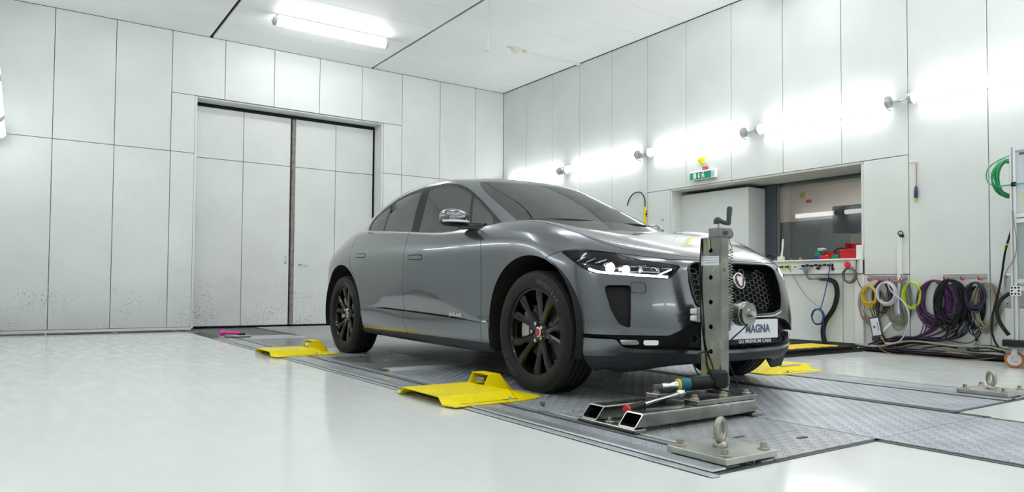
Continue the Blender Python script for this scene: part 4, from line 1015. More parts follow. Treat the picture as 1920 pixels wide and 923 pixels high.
# ---- wheels
RT = 0.372
M_tyre = mat('tyre_rubber', (0.013, 0.0132, 0.0145), 0.62, spec=0.28, var=0.25, vscale=18, bump=0.12, bscale=120)
M_rimb = mat('gloss_black_alloy', (0.005, 0.005, 0.006), 0.14, spec=0.35, coat=0.15)
def wheel_meshes():
    """wheel about the origin, axle along -x (outer face towards -x)"""
    ms = {}
    # tyre: outer face at h=+0.012, crown grooves cut into the profile
    half = 0.1225; prof = [(0.262, half - .030), (0.270, half - .010), (0.292, half - .002), (0.318, half), (0.338, half - .005), (0.353, half - .014), (RT - .010, half - .022), (RT - .003, half - .032), (RT, half - .045)]
    gro = [-.062, -.022, .020, .060]
    crown = []
    for c in gro[::-1]:
        crown += [(RT, c + .0065), (RT - .014, c + .0055), (RT - .014, c - .0055), (RT, c - .0065)]
    prof = prof + [p for p in crown] + [(r, -h) for r, h in prof[::-1]]
    b = MB().lathe(prof, (0, 0, 0), (-1, 0, 0), 96); b.f = [f for f in b.f if len(f) == 4]
    # shoulder sipes: short blocks between cuts
    n = 64
    for k in range(n):
        for h0, h1, r0, r1 in ((half - .046, half - .019, RT - .0005, RT - .0095), (-half + .019, -half + .046, RT - .0095, RT - .0005)):
            a0, a1 = 2 * math.pi * (k + .06) / n, 2 * math.pi * (k + .94) / n
            V = []
            for a in (a0, a1):
                for h, r in ((h0, r0), (h1, r1)):
                    for e in (-.004, .003): V.append((-h, (r + e) * math.cos(a), (r + e) * math.sin(a)))
            b.add(V, [(0, 2, 3, 1), (4, 5, 7, 6), (1, 3, 7, 5), (0, 1, 5, 4), (2, 6, 7, 3)])
    ms['tyre'] = b.mesh('tyre', M_tyre, 40)
    # rim: lip, barrel, spokes
    b = MB().lathe([(0.264, .088), (0.270, .092), (0.266, .098), (0.256, .096), (0.250, .085), (0.246, .060), (0.238, .02), (0.232, -.10)], (0, 0, 0), (-1, 0, 0), 72)
    b.f = [f for f in b.f if len(f) == 4]
    b.lathe([(0.070, .020), (0.070, .056), (0.060, .064), (0.036, .066)], (0, 0, 0), (-1, 0, 0), 30)
    def arm(base, ah, ar, wh, wr):
        P = []
        for (r, a, w, d) in ((.045, ah * .4, wh * 1.0, .056), (.085, ah * .75, wh, .066), (.15, ah + (ar - ah) * .45, wh * .8, .078), (.21, ah + (ar - ah) * .8, wr, .088), (.252, ar, wr * 1.15, .090)):
            t = base + a; c = np.array([0, math.cos(t) * r, math.sin(t) * r]); tn = np.array([0, -math.sin(t), math.cos(t)])
            for (kx, dx) in ((-.5, -.042), (-.5, -.010), (-.28, 0), (.28, 0), (.5, -.010), (.5, -.042)):
                P.append(c + tn * w * kx + np.array([-(d + dx), 0, 0]))
        F = [(k * 6 + i, k * 6 + (i + 1) % 6, k * 6 + 6 + (i + 1) % 6, k * 6 + 6 + i) for k in range(4) for i in range(6)] + [tuple(range(24, 30))]
        b.add(P, F)
    for k in range(5):
        t = math.pi / 2 + k * 2 * math.pi / 5
        for sg in (-1, 1): arm(t, sg * .17, sg * .27, .050, .060)
        arm(t, 0, 0, .026, .0)if False else None
    ms['wheel'] = b.mesh('wheel', M_rimb, 32)
    b = MB().lathe([(0.023, .060), (0.023, .072), (0.021, .0745), (0.0005, .076)], (0, 0, 0), (-1, 0, 0), 24); ms['hub_cap'] = b.mesh('hub_cap', mat('hub_red', (0.42, 0.02, 0.02), 0.25), 40)
    b = MB().lathe([(0.030, .058), (0.030, .072), (0.024, .0745), (0.023, .066)], (0, 0, 0), (-1, 0, 0), 24)
    ms['hub_ring'] = b.mesh('hub_ring', M_chrome, 40)
    b = MB(); a = [(.012 * math.cos(k * math.pi / 3), .012 * math.sin(k * math.pi / 3)) for k in range(6)]
    b.prism(a, 0.05, 0.081, lambda x, y, h: (-h, x, y)); ms['wheel_nut'] = b.mesh('wheel_nut', M_chrome)
    b = MB().lathe([(0.09, -.012), (0.178, -.012), (0.178, .012), (0.09, .012)], (0, 0, 0), (-1, 0, 0), 48, close=True).lathe([(0.092, -.01), (0.092, .03), (0.04, .032)], (0, 0, 0), (-1, 0, 0), 30)
    ms['brake_disc'] = b.mesh('brake_disc', mat('brake_iron', (0.34, 0.34, 0.34), 0.35, 0.85), 40)
    V = []; ang = np.linspace(-0.55, 0.55, 9)
    for x in (-.045, .045):
        for r in (.13, .205):
            for t in ang: V.append((x, r * math.cos(t), r * math.sin(t)))
    m = 9; F = []
    for i in range(m - 1):
        F += [(i, i + 1, m + i + 1, m + i), (2 * m + i, 3 * m + i, 3 * m + i + 1, 2 * m + i + 1), (i, 2 * m + i, 2 * m + i + 1, i + 1), (m + i, m + i + 1, 3 * m + i + 1, 3 * m + i)]
    F += [(0, m, 3 * m, 2 * m), (m - 1, 3 * m - 1, 4 * m - 1, 2 * m - 1)]
    ms['brake_caliper'] = MB().add(V, F).mesh('brake_caliper', mat('caliper_silver', (0.55, 0.55, 0.53), 0.4, 0.5))
    # raised sidewall lettering
    V, F = [], []
    def ring_text(txt, size, mid_deg, span, bold):
        chars = list(txt); n = len(chars)
        for i, ch in enumerate(chars):
            if ch == ' ': continue
            v, f = text_polys(ch, size, bold); v[:, 0] -= (v[:, 0].min() + v[:, 0].max()) / 2
            t = math.radians(mid_deg) - (i - (n - 1) / 2) * span
            # outward face seen from -x: viewer's right is -y
            er = np.array([0, -math.cos(t), math.sin(t)]); et = np.array([0, -math.sin(t), -math.cos(t)])
            P = np.array([-(half + .0006), 0, 0]) + er * 0.302 + v[:, 0][:, None] * et + v[:, 1][:, None] * er
            o = len(V); V.extend(P); F.extend(tuple(o + k for k in q) for q in f)
    return ms, ring_text, V, F
WM, ring_text, LV, LF = wheel_meshes()
ring_text('GOODYEAR', 0.034, 58, 0.10, 0.001); ring_text('EAGLE F1', 0.030, 222, 0.085, 0.001)
ME_letter = MB().add(LV, LF).mesh('tyre_lettering', mat('tyre_letter', (0.075, 0.075, 0.08), 0.5))
for (nm, u) in (('front', 0.0), ('rear', UR)):
    for s in SGN:
        c = W3(s * 0.822, u, RT - 0.006); k = 1 if s > 0 else -1; rz = (0, 0, 0) if s > 0 else (0, 0, math.pi)
        spin = 0.35 if nm == 'front' else 0.1
        rot = (spin if s > 0 else -spin, 0, rz[2])
        w = put(WM['wheel'], 'wheel', car, c, rot)
        for part in ('tyre', 'hub_cap', 'hub_ring', 'brake_disc'):
            o = bpy.data.objects.new(part, WM[part]); COL.objects.link(o); o.parent = w
        for j in range(5):
            o = bpy.data.objects.new('wheel_nut', WM['wheel_nut']); COL.objects.link(o); o.parent = w; t = math.pi / 2 + (j + .5) * 2 * math.pi / 5
            o.location = (0, .053 * math.cos(t), .053 * math.sin(t))
        o = bpy.data.objects.new('tyre_lettering', ME_letter); o['kind'] = 'stuff'; COL.objects.link(o); o.parent = w; o.rotation_euler = (-spin, 0, 0)
        o = bpy.data.objects.new('brake_caliper', WM['brake_caliper']); COL.objects.link(o); o.parent = w; o.rotation_euler = (math.radians(20) - spin if s > 0 else math.radians(160), 0, 0); o.location = (-.0, 0, 0)

# air deflector tabs under the bumper corners
for s in SGN:
    V = [W3(s * w, u, z) for u in (-.50, -.485) for (w, z) in ((.84, .185), (.80, .118), (.70, .112), (.64, .18))]
    MB().add(V, [(0, 1, 2, 3), (4, 7, 6, 5), (0, 4, 5, 1), (1, 5, 6, 2), (2, 6, 7, 3), (3, 7, 4, 0)]).build('air_deflector', M_plastic, car, fix=True)
# ================================================================ lamps
def tube_lamp(name, label, p0, p1, wall_dir, group, feed=True):
    """fluorescent luminaire: emitting diffuser between two end caps on a base spine; p0, p1 ends of the diffuser axis"""
    p0 = np.array(p0, float); p1 = np.array(p1, float); d = (p1 - p0) / np.linalg.norm(p1 - p0); wd = np.array(wall_dir, float)
    o = thing(name, label, 'lamp', tuple((p0 + p1) / 2 + wd * 0.09), group)
    MB().cyl(p0 + d * 0.02, p1 - d * 0.02, 0.054, n=20, caps=True).build('diffuser', M_tube_c if abs(wd[2]) > 0.5 else M_tube, o, 50)
    sd3 = np.abs(np.cross(wd, d)) * 0.036 + np.abs(d) * (np.linalg.norm(p1 - p0) / 2 - 0.02) + np.abs(wd) * 0.022; cc = (p0 + p1) / 2 + wd * 0.07
    MB().box(*[v for k in range(3) for v in (cc[k] - sd3[k], cc[k] + sd3[k])], 0.006).build('spine', M_white, o)
    for p, s in ((p0, 1), (p1, -1)):
        q = p + d * s * 0.02
        e = MB().cyl(q, q - d * s * 0.035, 0.060, 0.056, 20).build('end_cap', mat('lamp_cap', (0.52, 0.53, 0.5), 0.4, 0.4), o, 50)
        MB().cyl(q - d * s * 0.035, q - d * s * 0.06, 0.014, n=10).build('cable_gland', M_galv, e, 50)
        up = np.array([0, 0, 1.0]) if abs(wd[2]) < 0.5 else np.cross(wd, d)
        MB().tube([q + up * 0.07 + wd * 0.08, q + up * 0.066, q - up * 0.066, q - up * 0.07 + wd * 0.08], 0.007, 6).build('clip', M_galv, e)
    return o
ZL = 2.56
for k, (y1, y0, nm) in enumerate(((10.83, 9.20, 'fluorescent wall lamp glowing half behind the car roof'), (9.03, 7.40, 'fluorescent wall lamp glowing just above the windscreen'), (7.19, 5.58, 'fluorescent wall lamp glowing above the green exit sign'),
                                  (5.37, 3.81, 'fluorescent wall lamp glowing above the control room window'), (3.585, 1.96, 'fluorescent wall lamp running out of the picture above the cart'), (1.75, 0.13, 'added fluorescent wall lamp, unseen beside the camera on the niche wall'), (-0.08, -1.7, 'last fluorescent wall lamp, added unseen behind the camera on the niche wall'))):  # last two are unseen, added to light the near end of the room
    tube_lamp('wall_lamp', nm, (XR - 0.095, y0, ZL), (XR - 0.095, y1, ZL), (1, 0, 0), 'lamps along the niche wall')
    yy = y0 - 0.03
    if k < 6: tag(MB().tube(smooth_path([(XR - .095, y0 - .03, ZL), (XR - .09, y0 - .08, ZL - .012), (XR - .09, y0 - .12, ZL - .008), (XR - .095, y0 - .175, ZL)], 12), 0.008, 6).build('lamp_cable', M_galv, None, 60), 'short grey cable linking wall lamps, lamp joint %s' % ('behind the roof', 'above the windscreen', 'above the yellow work light', 'above the thick door', 'above the pull cord', 'beside the camera')[k], 'cable', 'short cables between the wall lamps')
for k, (y1, y0) in enumerate(((10.80, 9.72), (9.50, 7.90), (7.68, 6.06), (5.84, 4.22))):
    tube_lamp('wall_lamp', ('fluorescent lamp on the near wall, only its end peeks in', 'second fluorescent lamp along the near wall', 'third fluorescent lamp along the near wall', 'fourth fluorescent lamp along the near wall')[k], (XL + 0.095, y0, ZL - 0.06), (XL + 0.095, y1, ZL - 0.06), (-1, 0, 0), 'lamps along the near wall')
tube_lamp('ceiling_lamp', 'lit fluorescent tube lamp under the ceiling over the gate side', (2.73, 9.53, ZC - 0.10), (4.34, 9.53, ZC - 0.10), (0, 0, 1), 'ceiling lamps')
MB().tube([(2.60, 9.53, ZC - .03), (2.66, 9.53, ZC - .05)], 0.008, 6)
OV = [(0.2, 6.6), (5.3, 5.1), (2.73, 4.9), (0.2, 3.3), (2.73, 2.2), (5.3, 2.2), (0.2, 0.6), (2.73, -0.6), (5.3, -0.6), (-2.2, 1.6)]  # unseen overhead lamps, added to brighten the near floor and the car
ON = ['second', 'third', 'fourth', 'fifth', 'sixth', 'seventh', 'eighth', 'ninth', 'tenth', 'eleventh']
for k, (x, y) in enumerate(OV):
    tube_lamp('ceiling_lamp', '%s fluorescent ceiling lamp counted from the gate, added overhead out of view' % ON[k], (x, y, ZC - 0.10), (x + 1.61, y, ZC - 0.10), (0, 0, 1), 'ceiling lamps')
for k in range(4):  # unseen row of lamps, added to light the nose of the car
    tube_lamp('wall_lamp', '%s added fluorescent lamp, unseen on the wall behind the camera' % ('first', 'second', 'third', 'fourth')[k], (-0.2 + k * 1.85, YF + 0.095, ZL), (1.42 + k * 1.85, YF + 0.095, ZL), (0, -1, 0), 'added lamps behind the camera')
# ================================================================ restraint post in front of the car
M_post = mat('post_steel', (0.27, 0.275, 0.25), 0.22, 1.0, var=0.32, vscale=7, rvar=0.10)
M_tool_t = mat('tool_teal', (0.0, 0.13, 0.16), 0.45); M_tool_k = mat('tool_black', (0.014, 0.0145, 0.016), 0.55, spec=0.3, bump=0.2, bscale=200)
rp = thing('restraint_post', 'steel vehicle restraint post with punched holes, crank and spring before the grille', 'test stand', (2.7, 2.42, 0.008))
Z0 = 0.008
def square_tube(x0, x1, y0, y1, z0, z1, t, mitre, name, parent, m):
    """hollow section along x, its -x end cut at a slant"""
    b = MB(); o = [(y0, z0), (y1, z0), (y1, z1), (y0, z1)]; i = [(y0 + t, z0 + t), (y1 - t, z0 + t), (y1 - t, z1 - t), (y0 + t, z1 - t)]
    r = 0.010
    o = rounded(o, r, 3); i = rounded(i, r * 0.6, 3); n = len(o)
    xs = lambda z: x0 + mitre * (z - z0) / (z1 - z0)
    V = [(xs(z), y, z) for y, z in o] + [(xs(z), y, z) for y, z in i] + [(x1, y, z) for y, z in o] + [(x1, y, z) for y, z in i]
    F = []
    for k in range(n):
        j = (k + 1) % n
        F += [(k, j, n + j, n + k), (2 * n + k, 3 * n + k, 3 * n + j, 2 * n + j), (k, 2 * n + k, 2 * n + j, j), (n + k, n + j, 3 * n + j, 3 * n + k)]
    return b.add(V, F).build(name, m, parent, 40, fix=True)
TZ = 0.088
square_tube(2.205, 3.03, 2.25, 2.355, Z0 + .018, TZ, .0055, .055, 'base_tube', rp, M_post)
square_tube(2.205, 3.03, 2.50, 2.605, Z0 + .018, TZ, .0055, .055, 'base_tube', rp, M_post)
MB().box(2.195, 2.262, 2.235, 2.62, Z0, Z0 + .018, .003).build('foot_bar', M_post, rp); MB().box(2.99, 3.065, 2.235, 2.62, Z0, Z0 + .018, .003).build('foot_bar', M_post, rp)
for y in (2.43, 2.245): put(ME_bolt, 'bolt', rp, (2.23, y if y > 2.3 else 2.43, Z0 + .018)) if y > 2.3 else None
put(ME_bolt, 'bolt', rp, (3.045, 2.262, Z0 + .018)); put(ME_bolt, 'bolt', rp, (3.045, 2.60, Z0 + .018))
MB().box(2.62, 3.06, 2.262, 2.345, TZ, TZ + .024, .003).build('clamp_bar', M_post, rp); MB().box(2.62, 3.06, 2.51, 2.595, TZ, TZ + .024, .003).build('clamp_bar', M_post, rp)
MB().box(2.66, 3.00, 2.345, 2.51, TZ - .02, TZ + .004, .002).build('sole_plate', M_steel_d, rp)
for (x, y) in ((2.65, 2.305), (2.86, 2.31), (3.03, 2.305), (2.65, 2.552), (2.85, 2.552)): put(ME_bolt, 'bolt', rp, (x, y, TZ + .024))
# upright: hollow section with holes through the wide face
PX0, PX1, PY0, PY1, PZ0, PZ1 = 3.02, 3.092, 2.455, 2.588, 0.06, 0.905
def punched_post():
    b = MB(); zs = [PZ0, PZ1]; holes = [0.175, 0.305, 0.435, 0.565, 0.695, 0.838]; r = 0.0125; t = 0.005
    yc = (PY0 + PY1) / 2 - 0.004; n = 16
    def face(x, flip):
        # strips of the wide face with round holes
        edges = [PZ0] + [(holes[i] + holes[i + 1]) / 2 for i in range(len(holes) - 1)] + [PZ1]
        for k, hz in enumerate(holes):
            z0, z1 = edges[k], edges[k + 1]; sq = []
            y0, y1 = PY0 + 0.006, PY1 - 0.006
            for j in range(n):
                a = 2 * math.pi * j / n; c, s = math.cos(a), math.sin(a)
                m = min((y1 - yc if c > 0 else yc - y0) / max(abs(c), 1e-6), (z1 - hz if s > 0 else hz - z0) / max(abs(s), 1e-6)); sq.append((yc + c * m, hz + s * m))
            # add the true corners by snapping the nearest samples
            for cy, cz in ((y0, z0), (y0, z1), (y1, z0), (y1, z1)):
                j = min(range(n), key=lambda q: abs(math.atan2(sq[q][1] - hz, sq[q][0] - yc) - math.atan2(cz - hz, cy - yc))); sq[j] = (cy, cz)
            V = [(x, yc + r * math.cos(2 * math.pi * j / n), hz + r * math.sin(2 * math.pi * j / n)) for j in range(n)] + [(x, y, z) for y, z in sq] + [(x + (t if not flip else -t), yc + r * math.cos(2 * math.pi * j / n), hz + r * math.sin(2 * math.pi * j / n)) for j in range(n)]
            F = []
            for j in range(n):
                q = (j + 1) % n; F += [(j, q, n + q, n + j), (j, 2 * n + j, 2 * n + q, q)]
            b.add(V, F)
    face(PX0, False); face(PX1, True)
    c = 0.006
    for y, s in ((PY0, 1), (PY1, -1)):
        V = [(PX0, y + s * c, PZ0), (PX0 + c, y, PZ0), (PX1 - c, y, PZ0), (PX1, y + s * c, PZ0)]; V += [(a, q, PZ1) for a, q, _ in V]
        b.add(V, [(i, i + 1, 5 + i, 4 + i) for i in range(3)])
    b.box(PX0 + .004, PX1 - .004, PY0 + .004, PY1 - .004, PZ1 - .003, PZ1 + .002)
    o = b.build('upright', M_post, rp, 30, fix=False)
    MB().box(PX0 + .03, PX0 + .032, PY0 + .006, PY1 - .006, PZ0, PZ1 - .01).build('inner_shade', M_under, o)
    return o
up = punched_post()
MB().box(PX0 - .0015, PX0 - .0003, PY0 + .008, PY1 - .006, .760, .808).build('sticker', mat('sticker_paper', (0.72, 0.74, 0.76), 0.5), up)
for k in range(3): MB().box(PX0 - .0022, PX0 - .0016, PY0 + .014, PY1 - .012 - .02 * (k == 2), .797 - k * .013, .801 - k * .013).build('sticker_line', mat('sticker_ink', (0.30, 0.33, 0.45), 0.5), up)
MB().lathe([(.009, -.02), (.009, .002), (.0005, .003)], (3.055, PY0 - .0005, .735), (0, -1, 0), 14).build('plug', M_steel_d, up)
# head: gear block, shaft, crank and grip
hd = MB().box(PX0 - .012, PX1 + .020, PY0 - .006, PY0 + .070, PZ1 + .002, PZ1 + .050, .004).build('gear_block', mat('gear_grey', (0.20, 0.205, 0.21), 0.45, 0.4), rp)
MB().lathe([(.015, 0), (.015, .006), (.011, .008), (.011, .003), (.005, .003), (.005, .012)], (3.052, PY0 - .006, PZ1 + .026), (0, -1, 0), 12).build('index_screw', M_steel_d, hd, 30)
MB().lathe([(.024, 0), (.024, .022), (.020, .026)], (PX1 + .020, PY0 + .03, PZ1 + .022), (1, 0, 0), 20).build('side_cap', mat('cap_dark', (0.05, 0.07, 0.07), 0.4), hd, 40)
MB().lathe([(.0246, .004), (.0252, .007), (.0246, .010)], (PX1 + .020, PY0 + .03, PZ1 + .022), (1, 0, 0), 20).build('red_ring', M_red, hd)
MB().lathe([(.016, 0), (.013, .006), (.006, .008), (.006, .045)], (3.045, PY0 + .03, PZ1 + .050), (0, 0, 1), 16).build('crank_shaft', M_steel, hd, 40)
M_crank = mat('crank_green_black', (0.035, 0.045, 0.042), 0.5)
MB().tube(smooth_path([(3.028, PY0 + .03, PZ1 + .072), (3.030, PY0 + .03, PZ1 + .092), (3.06, PY0 + .025, PZ1 + .086), (3.112, PY0 + .015, PZ1 + .079)], 14), [.016, .016, .0165, .0165, .015, .013] + [.0115] * 8, 10).build('crank_arm', M_crank, hd, 50)
MB().lathe([(.008, -.01), (.013, .004), (.0115, .018), (.014, .055), (.0145, .080), (.010, .088), (.0005, .09)], (3.105, PY0 + .015, PZ1 + .080), (.12, 0, 1), 16).build('crank_grip', M_crank, hd, 50)
MB().tube(smooth_path([(PX0 - .004, PY1 - .06, PZ1 + .003), (PX0 - .006, PY1 - .065, PZ1 - .02), (PX0 - .004, PY1 - .066, .842)], 8), .0025, 6).build('green_cord', mat('lime_cord', (0.45, 0.65, 0.08), 0.5), up)
# counter spring and hook
sx_, sy_ = 3.128, 2.475; N = 26
MB().tube([(sx_ + .012 * math.cos(t), sy_ + .012 * math.sin(t), .845 - .0155 * t / (2 * math.pi) * 1.0) for t in np.linspace(0, 2 * math.pi * N, N * 12)], .0026, 5).build('spring', M_steel, rp, 60)
MB().tube(smooth_path([(3.128, 2.475, .845), (3.140, 2.475, .86), (3.125, 2.475, .875), (3.118, 2.475, .90), (3.118, 2.48, PZ1 + .02)], 14), .003, 6).build('spring_hook', M_steel, rp, 60)
# carriage with load roller
cg = MB().box(3.094, 3.165, 2.50, 2.575, .41, .60, .006).build('carriage', M_steel_d, rp)
MB().box(3.15, 3.20, 2.52, 2.56, .44, .58, .006).build('bracket', M_steel_d, cg)
MB().lathe([(.030, -.075), (.066, -.072), (.067, -.068), (.067, -.020), (.064, -.016), (.060, -.016)], (3.262, 2.46, .500), (0, -1, 0), 40).build('load_roller', M_steel, cg, 35)
MB().lathe([(.062, -.02), (.062, .0), (.030, .004), (.027, .010), (.012, .010)], (3.262, 2.458, .500), (-.0, -1, 0), 36).build('roller_face', M_post, cg, 35)
a6 = [(.018 * math.cos(k * math.pi / 3), .018 * math.sin(k * math.pi / 3)) for k in range(6)]
MB().prism(a6, 0, .022, lambda a, q, h: (3.262 + a, 2.450 - h, .5 + q)).build('roller_nut', M_galv, cg, fix=True)
MB().box(3.20, 3.26, 2.52, 2.545, .47, .53, .004).build('roller_arm', M_steel_d, cg)
MB().box(PX0 - .005, PX0 + .02, PY1 + .002, PY1 + .035, .455, .535, .004).build('switch_plate', M_galv, rp)
for z in (.462, .499): MB().box(PX0 - .035, PX0 - .004, PY1 + .012, PY1 + .045, z, z + .03, .006).build('switch_block', M_white, rp)
M_cabk = mat('cable_black', (0.008, 0.008, 0.009), 0.5, spec=0.3)
MB().tube(smooth_path([(PX0 - .004, PY1 - .012, .90), (PX0 - .008, PY1 - .008, .80), (PX0 - .008, PY1 - .004, .62), (PX0 - .008, PY1 - .018, .45), (PX0 - .008, PY1 - .04, .30), (PX0 - .006, PY0 + .06, .185), (PX0 + .006, PY0 + .062, .172)], 40), .0042, 6).build('signal_cable', M_cabk, rp, 60)
MB().tube(smooth_path([(PX0 + .006, PY0 + .062, .305), (PX0 - .02, PY0 + .09, .302), (PX0 - .05, PY1 + .002, .26), (PX0 - .045, PY1 - .01, .20), (PX0 - .04, PY0 + .05, .13), (PX0 - .02, PY0 - .02, .085 + .03), (PX1, PY0 - .05, .11), (PX1 + .03, PY0 - .02, .15), (PX1 + .022, PY0 + .02, .24), (PX1 + .018, PY0 + .03, .33), (3.17, 2.46, .40), (3.24, 2.455, .445)], 60), .0042, 6).build('signal_cable', M_cabk, rp, 60)

# cordless ratchet lying on the base
tl = thing('cordless_ratchet', 'teal and black cordless ratchet lying on the base of the steel post', 'power tool', (2.87, 2.45, TZ + .024))
def along(p0, p1): 
    p0, p1 = np.array(p0, float), np.array(p1, float); d = p1 - p0; L = np.linalg.norm(d); return p0, d / L, L
t0, td, tL = along((2.735, 2.505, .150), (3.00, 2.40, .168))
def on(s): return t0 + td * s
def body(name, prof, m): return MB().lathe([(r, h) for h, r in prof], t0, td, 20).build(name, m, tl, 35)
body('ratchet_head', [(-.075, .008), (-.073, .016), (-.045, .018), (-.03, .014), (.0, .021), (.012, .022)], M_chrome)
body('collar', [(.010, .022), (.012, .030), (.020, .032), (.024, .030)], mat('tool_yellow', (0.75, 0.62, 0.02), 0.4))
body('motor_housing', [(.023, .030), (.03, .034), (.07, .034), (.078, .031)], M_tool_t)
body('grip', [(.076, .031), (.085, .036), (.095, .034), (.105, .037), (.115, .034), (.125, .036), (.17, .034), (.20, .034)], M_tool_k)
MB().box(-.045, .045, -.040, .040, -.034, .058, .014, rotz(-.38), on(.235)).build('battery', M_tool_k, tl, 40)
MB().box(-.012, .012, -.028, .028, -.02, .03, .005, rotz(-.38), on(.278)).build('latch', mat('latch_blue', (0.08, 0.14, 0.2), 0.4), tl)
MB().tube([on(.10) + np.array([0, 0, .03]), on(.20) + np.array([0, 0, .031])], .008, 6).build('teal_stripe', M_tool_t, tl)
MB().box(-.025, .025, -.011, .011, -.012, .012, .003, rotz(-.38), on(-.09)).build('anvil', M_steel_d, tl)
# torque wrench between the tubes
tw = thing('torque_wrench', 'torque wrench with red end cap lying between the base tubes', 'wrench', (2.45, 2.43, .03))
w0, wd, wL = along((2.285, 2.385, .085), (2.83, 2.46, .130))
for nm, prof, m in (('red_end', [(-.006, .006), (-.004, .018), (.012, .019)], M_red), ('grip', [(.012, .0175), (.05, .0185), (.10, .0175), (.115, .021), (.125, .018), (.132, .012)], M_tool_k), ('shaft', [(.13, .0095), (.40, .0095)], M_chrome), ('ratchet_head', [(.40, .012), (.41, .019), (.45, .019), (.46, .012)], M_chrome)):
    MB().lathe([(r, h) for h, r in prof], w0, wd, 16).build(nm, m, tw, 35)
MB().lathe([(.010, -.001), (.006, -.003)], w0 - wd * .006, -wd, 12).build('cap_slot', M_under, tw)

# ---------------------------------------------------------------- anchor plates with eye bolts
def anchor(x0, y0, label, ang, red):
    t = thing('anchor_plate', label, 'anchor plate', (x0 + .145, y0 + .14, .013), 'floor anchor plates with ring bolts')
    MB().box(x0, x0 + .29, y0, y0 + .28, .014, .038, .002).build('plate', mat('anchor_zinc', (0.48, 0.49, 0.46), 0.36, 0.7, var=0.12, vscale=9, rvar=.08), t)
    MB().box(x0 + .02, x0 + .27, y0 + .02, y0 + .26, .008, .0145).build('packing', M_steel_d, t)
    for dx, dy in ((.035, .245), (.035, .035), (.255, .035), (.255, .245)): put(ME_bolt, 'bolt', t, (x0 + dx, y0 + dy, .038), (0, 0, dx * 9))
    c = np.array([x0 + .145, y0 + .145, .038]); ax = np.array([math.cos(ang), math.sin(ang), 0])
    e = MB().lathe([(.028, 0), (.028, .010), (.022, .018), (.014, .024)], c, (0, 0, 1), 20).build('eye_bolt', mat('eye_steel', (0.36, 0.345, 0.30), 0.28, 0.9, var=.15, vscale=40), t, 40)
    MB().tube([c + np.array([0, 0, .064]) + .034 * (ax * math.cos(a) + np.array([0, 0, 1.15]) * math.sin(a)) for a in np.linspace(0, 2 * math.pi, 32, endpoint=False)], .0125, 10, closed=True).build('eye_ring', MATS['eye_steel'], e, 60)
    if red: MB().tube([c + np.array([.0, 0, .03]), c + np.array([.01, -.012, .06])], .004, 6).build('red_tag', M_red, e)
    return t
anchor(2.055, 1.645, 'bolted steel plate with lifting eye at the nearest corner of the track', .25, False)
anchor(4.775, 1.815, 'bolted steel plate with lifting eye across the track from the camera', .9, True)

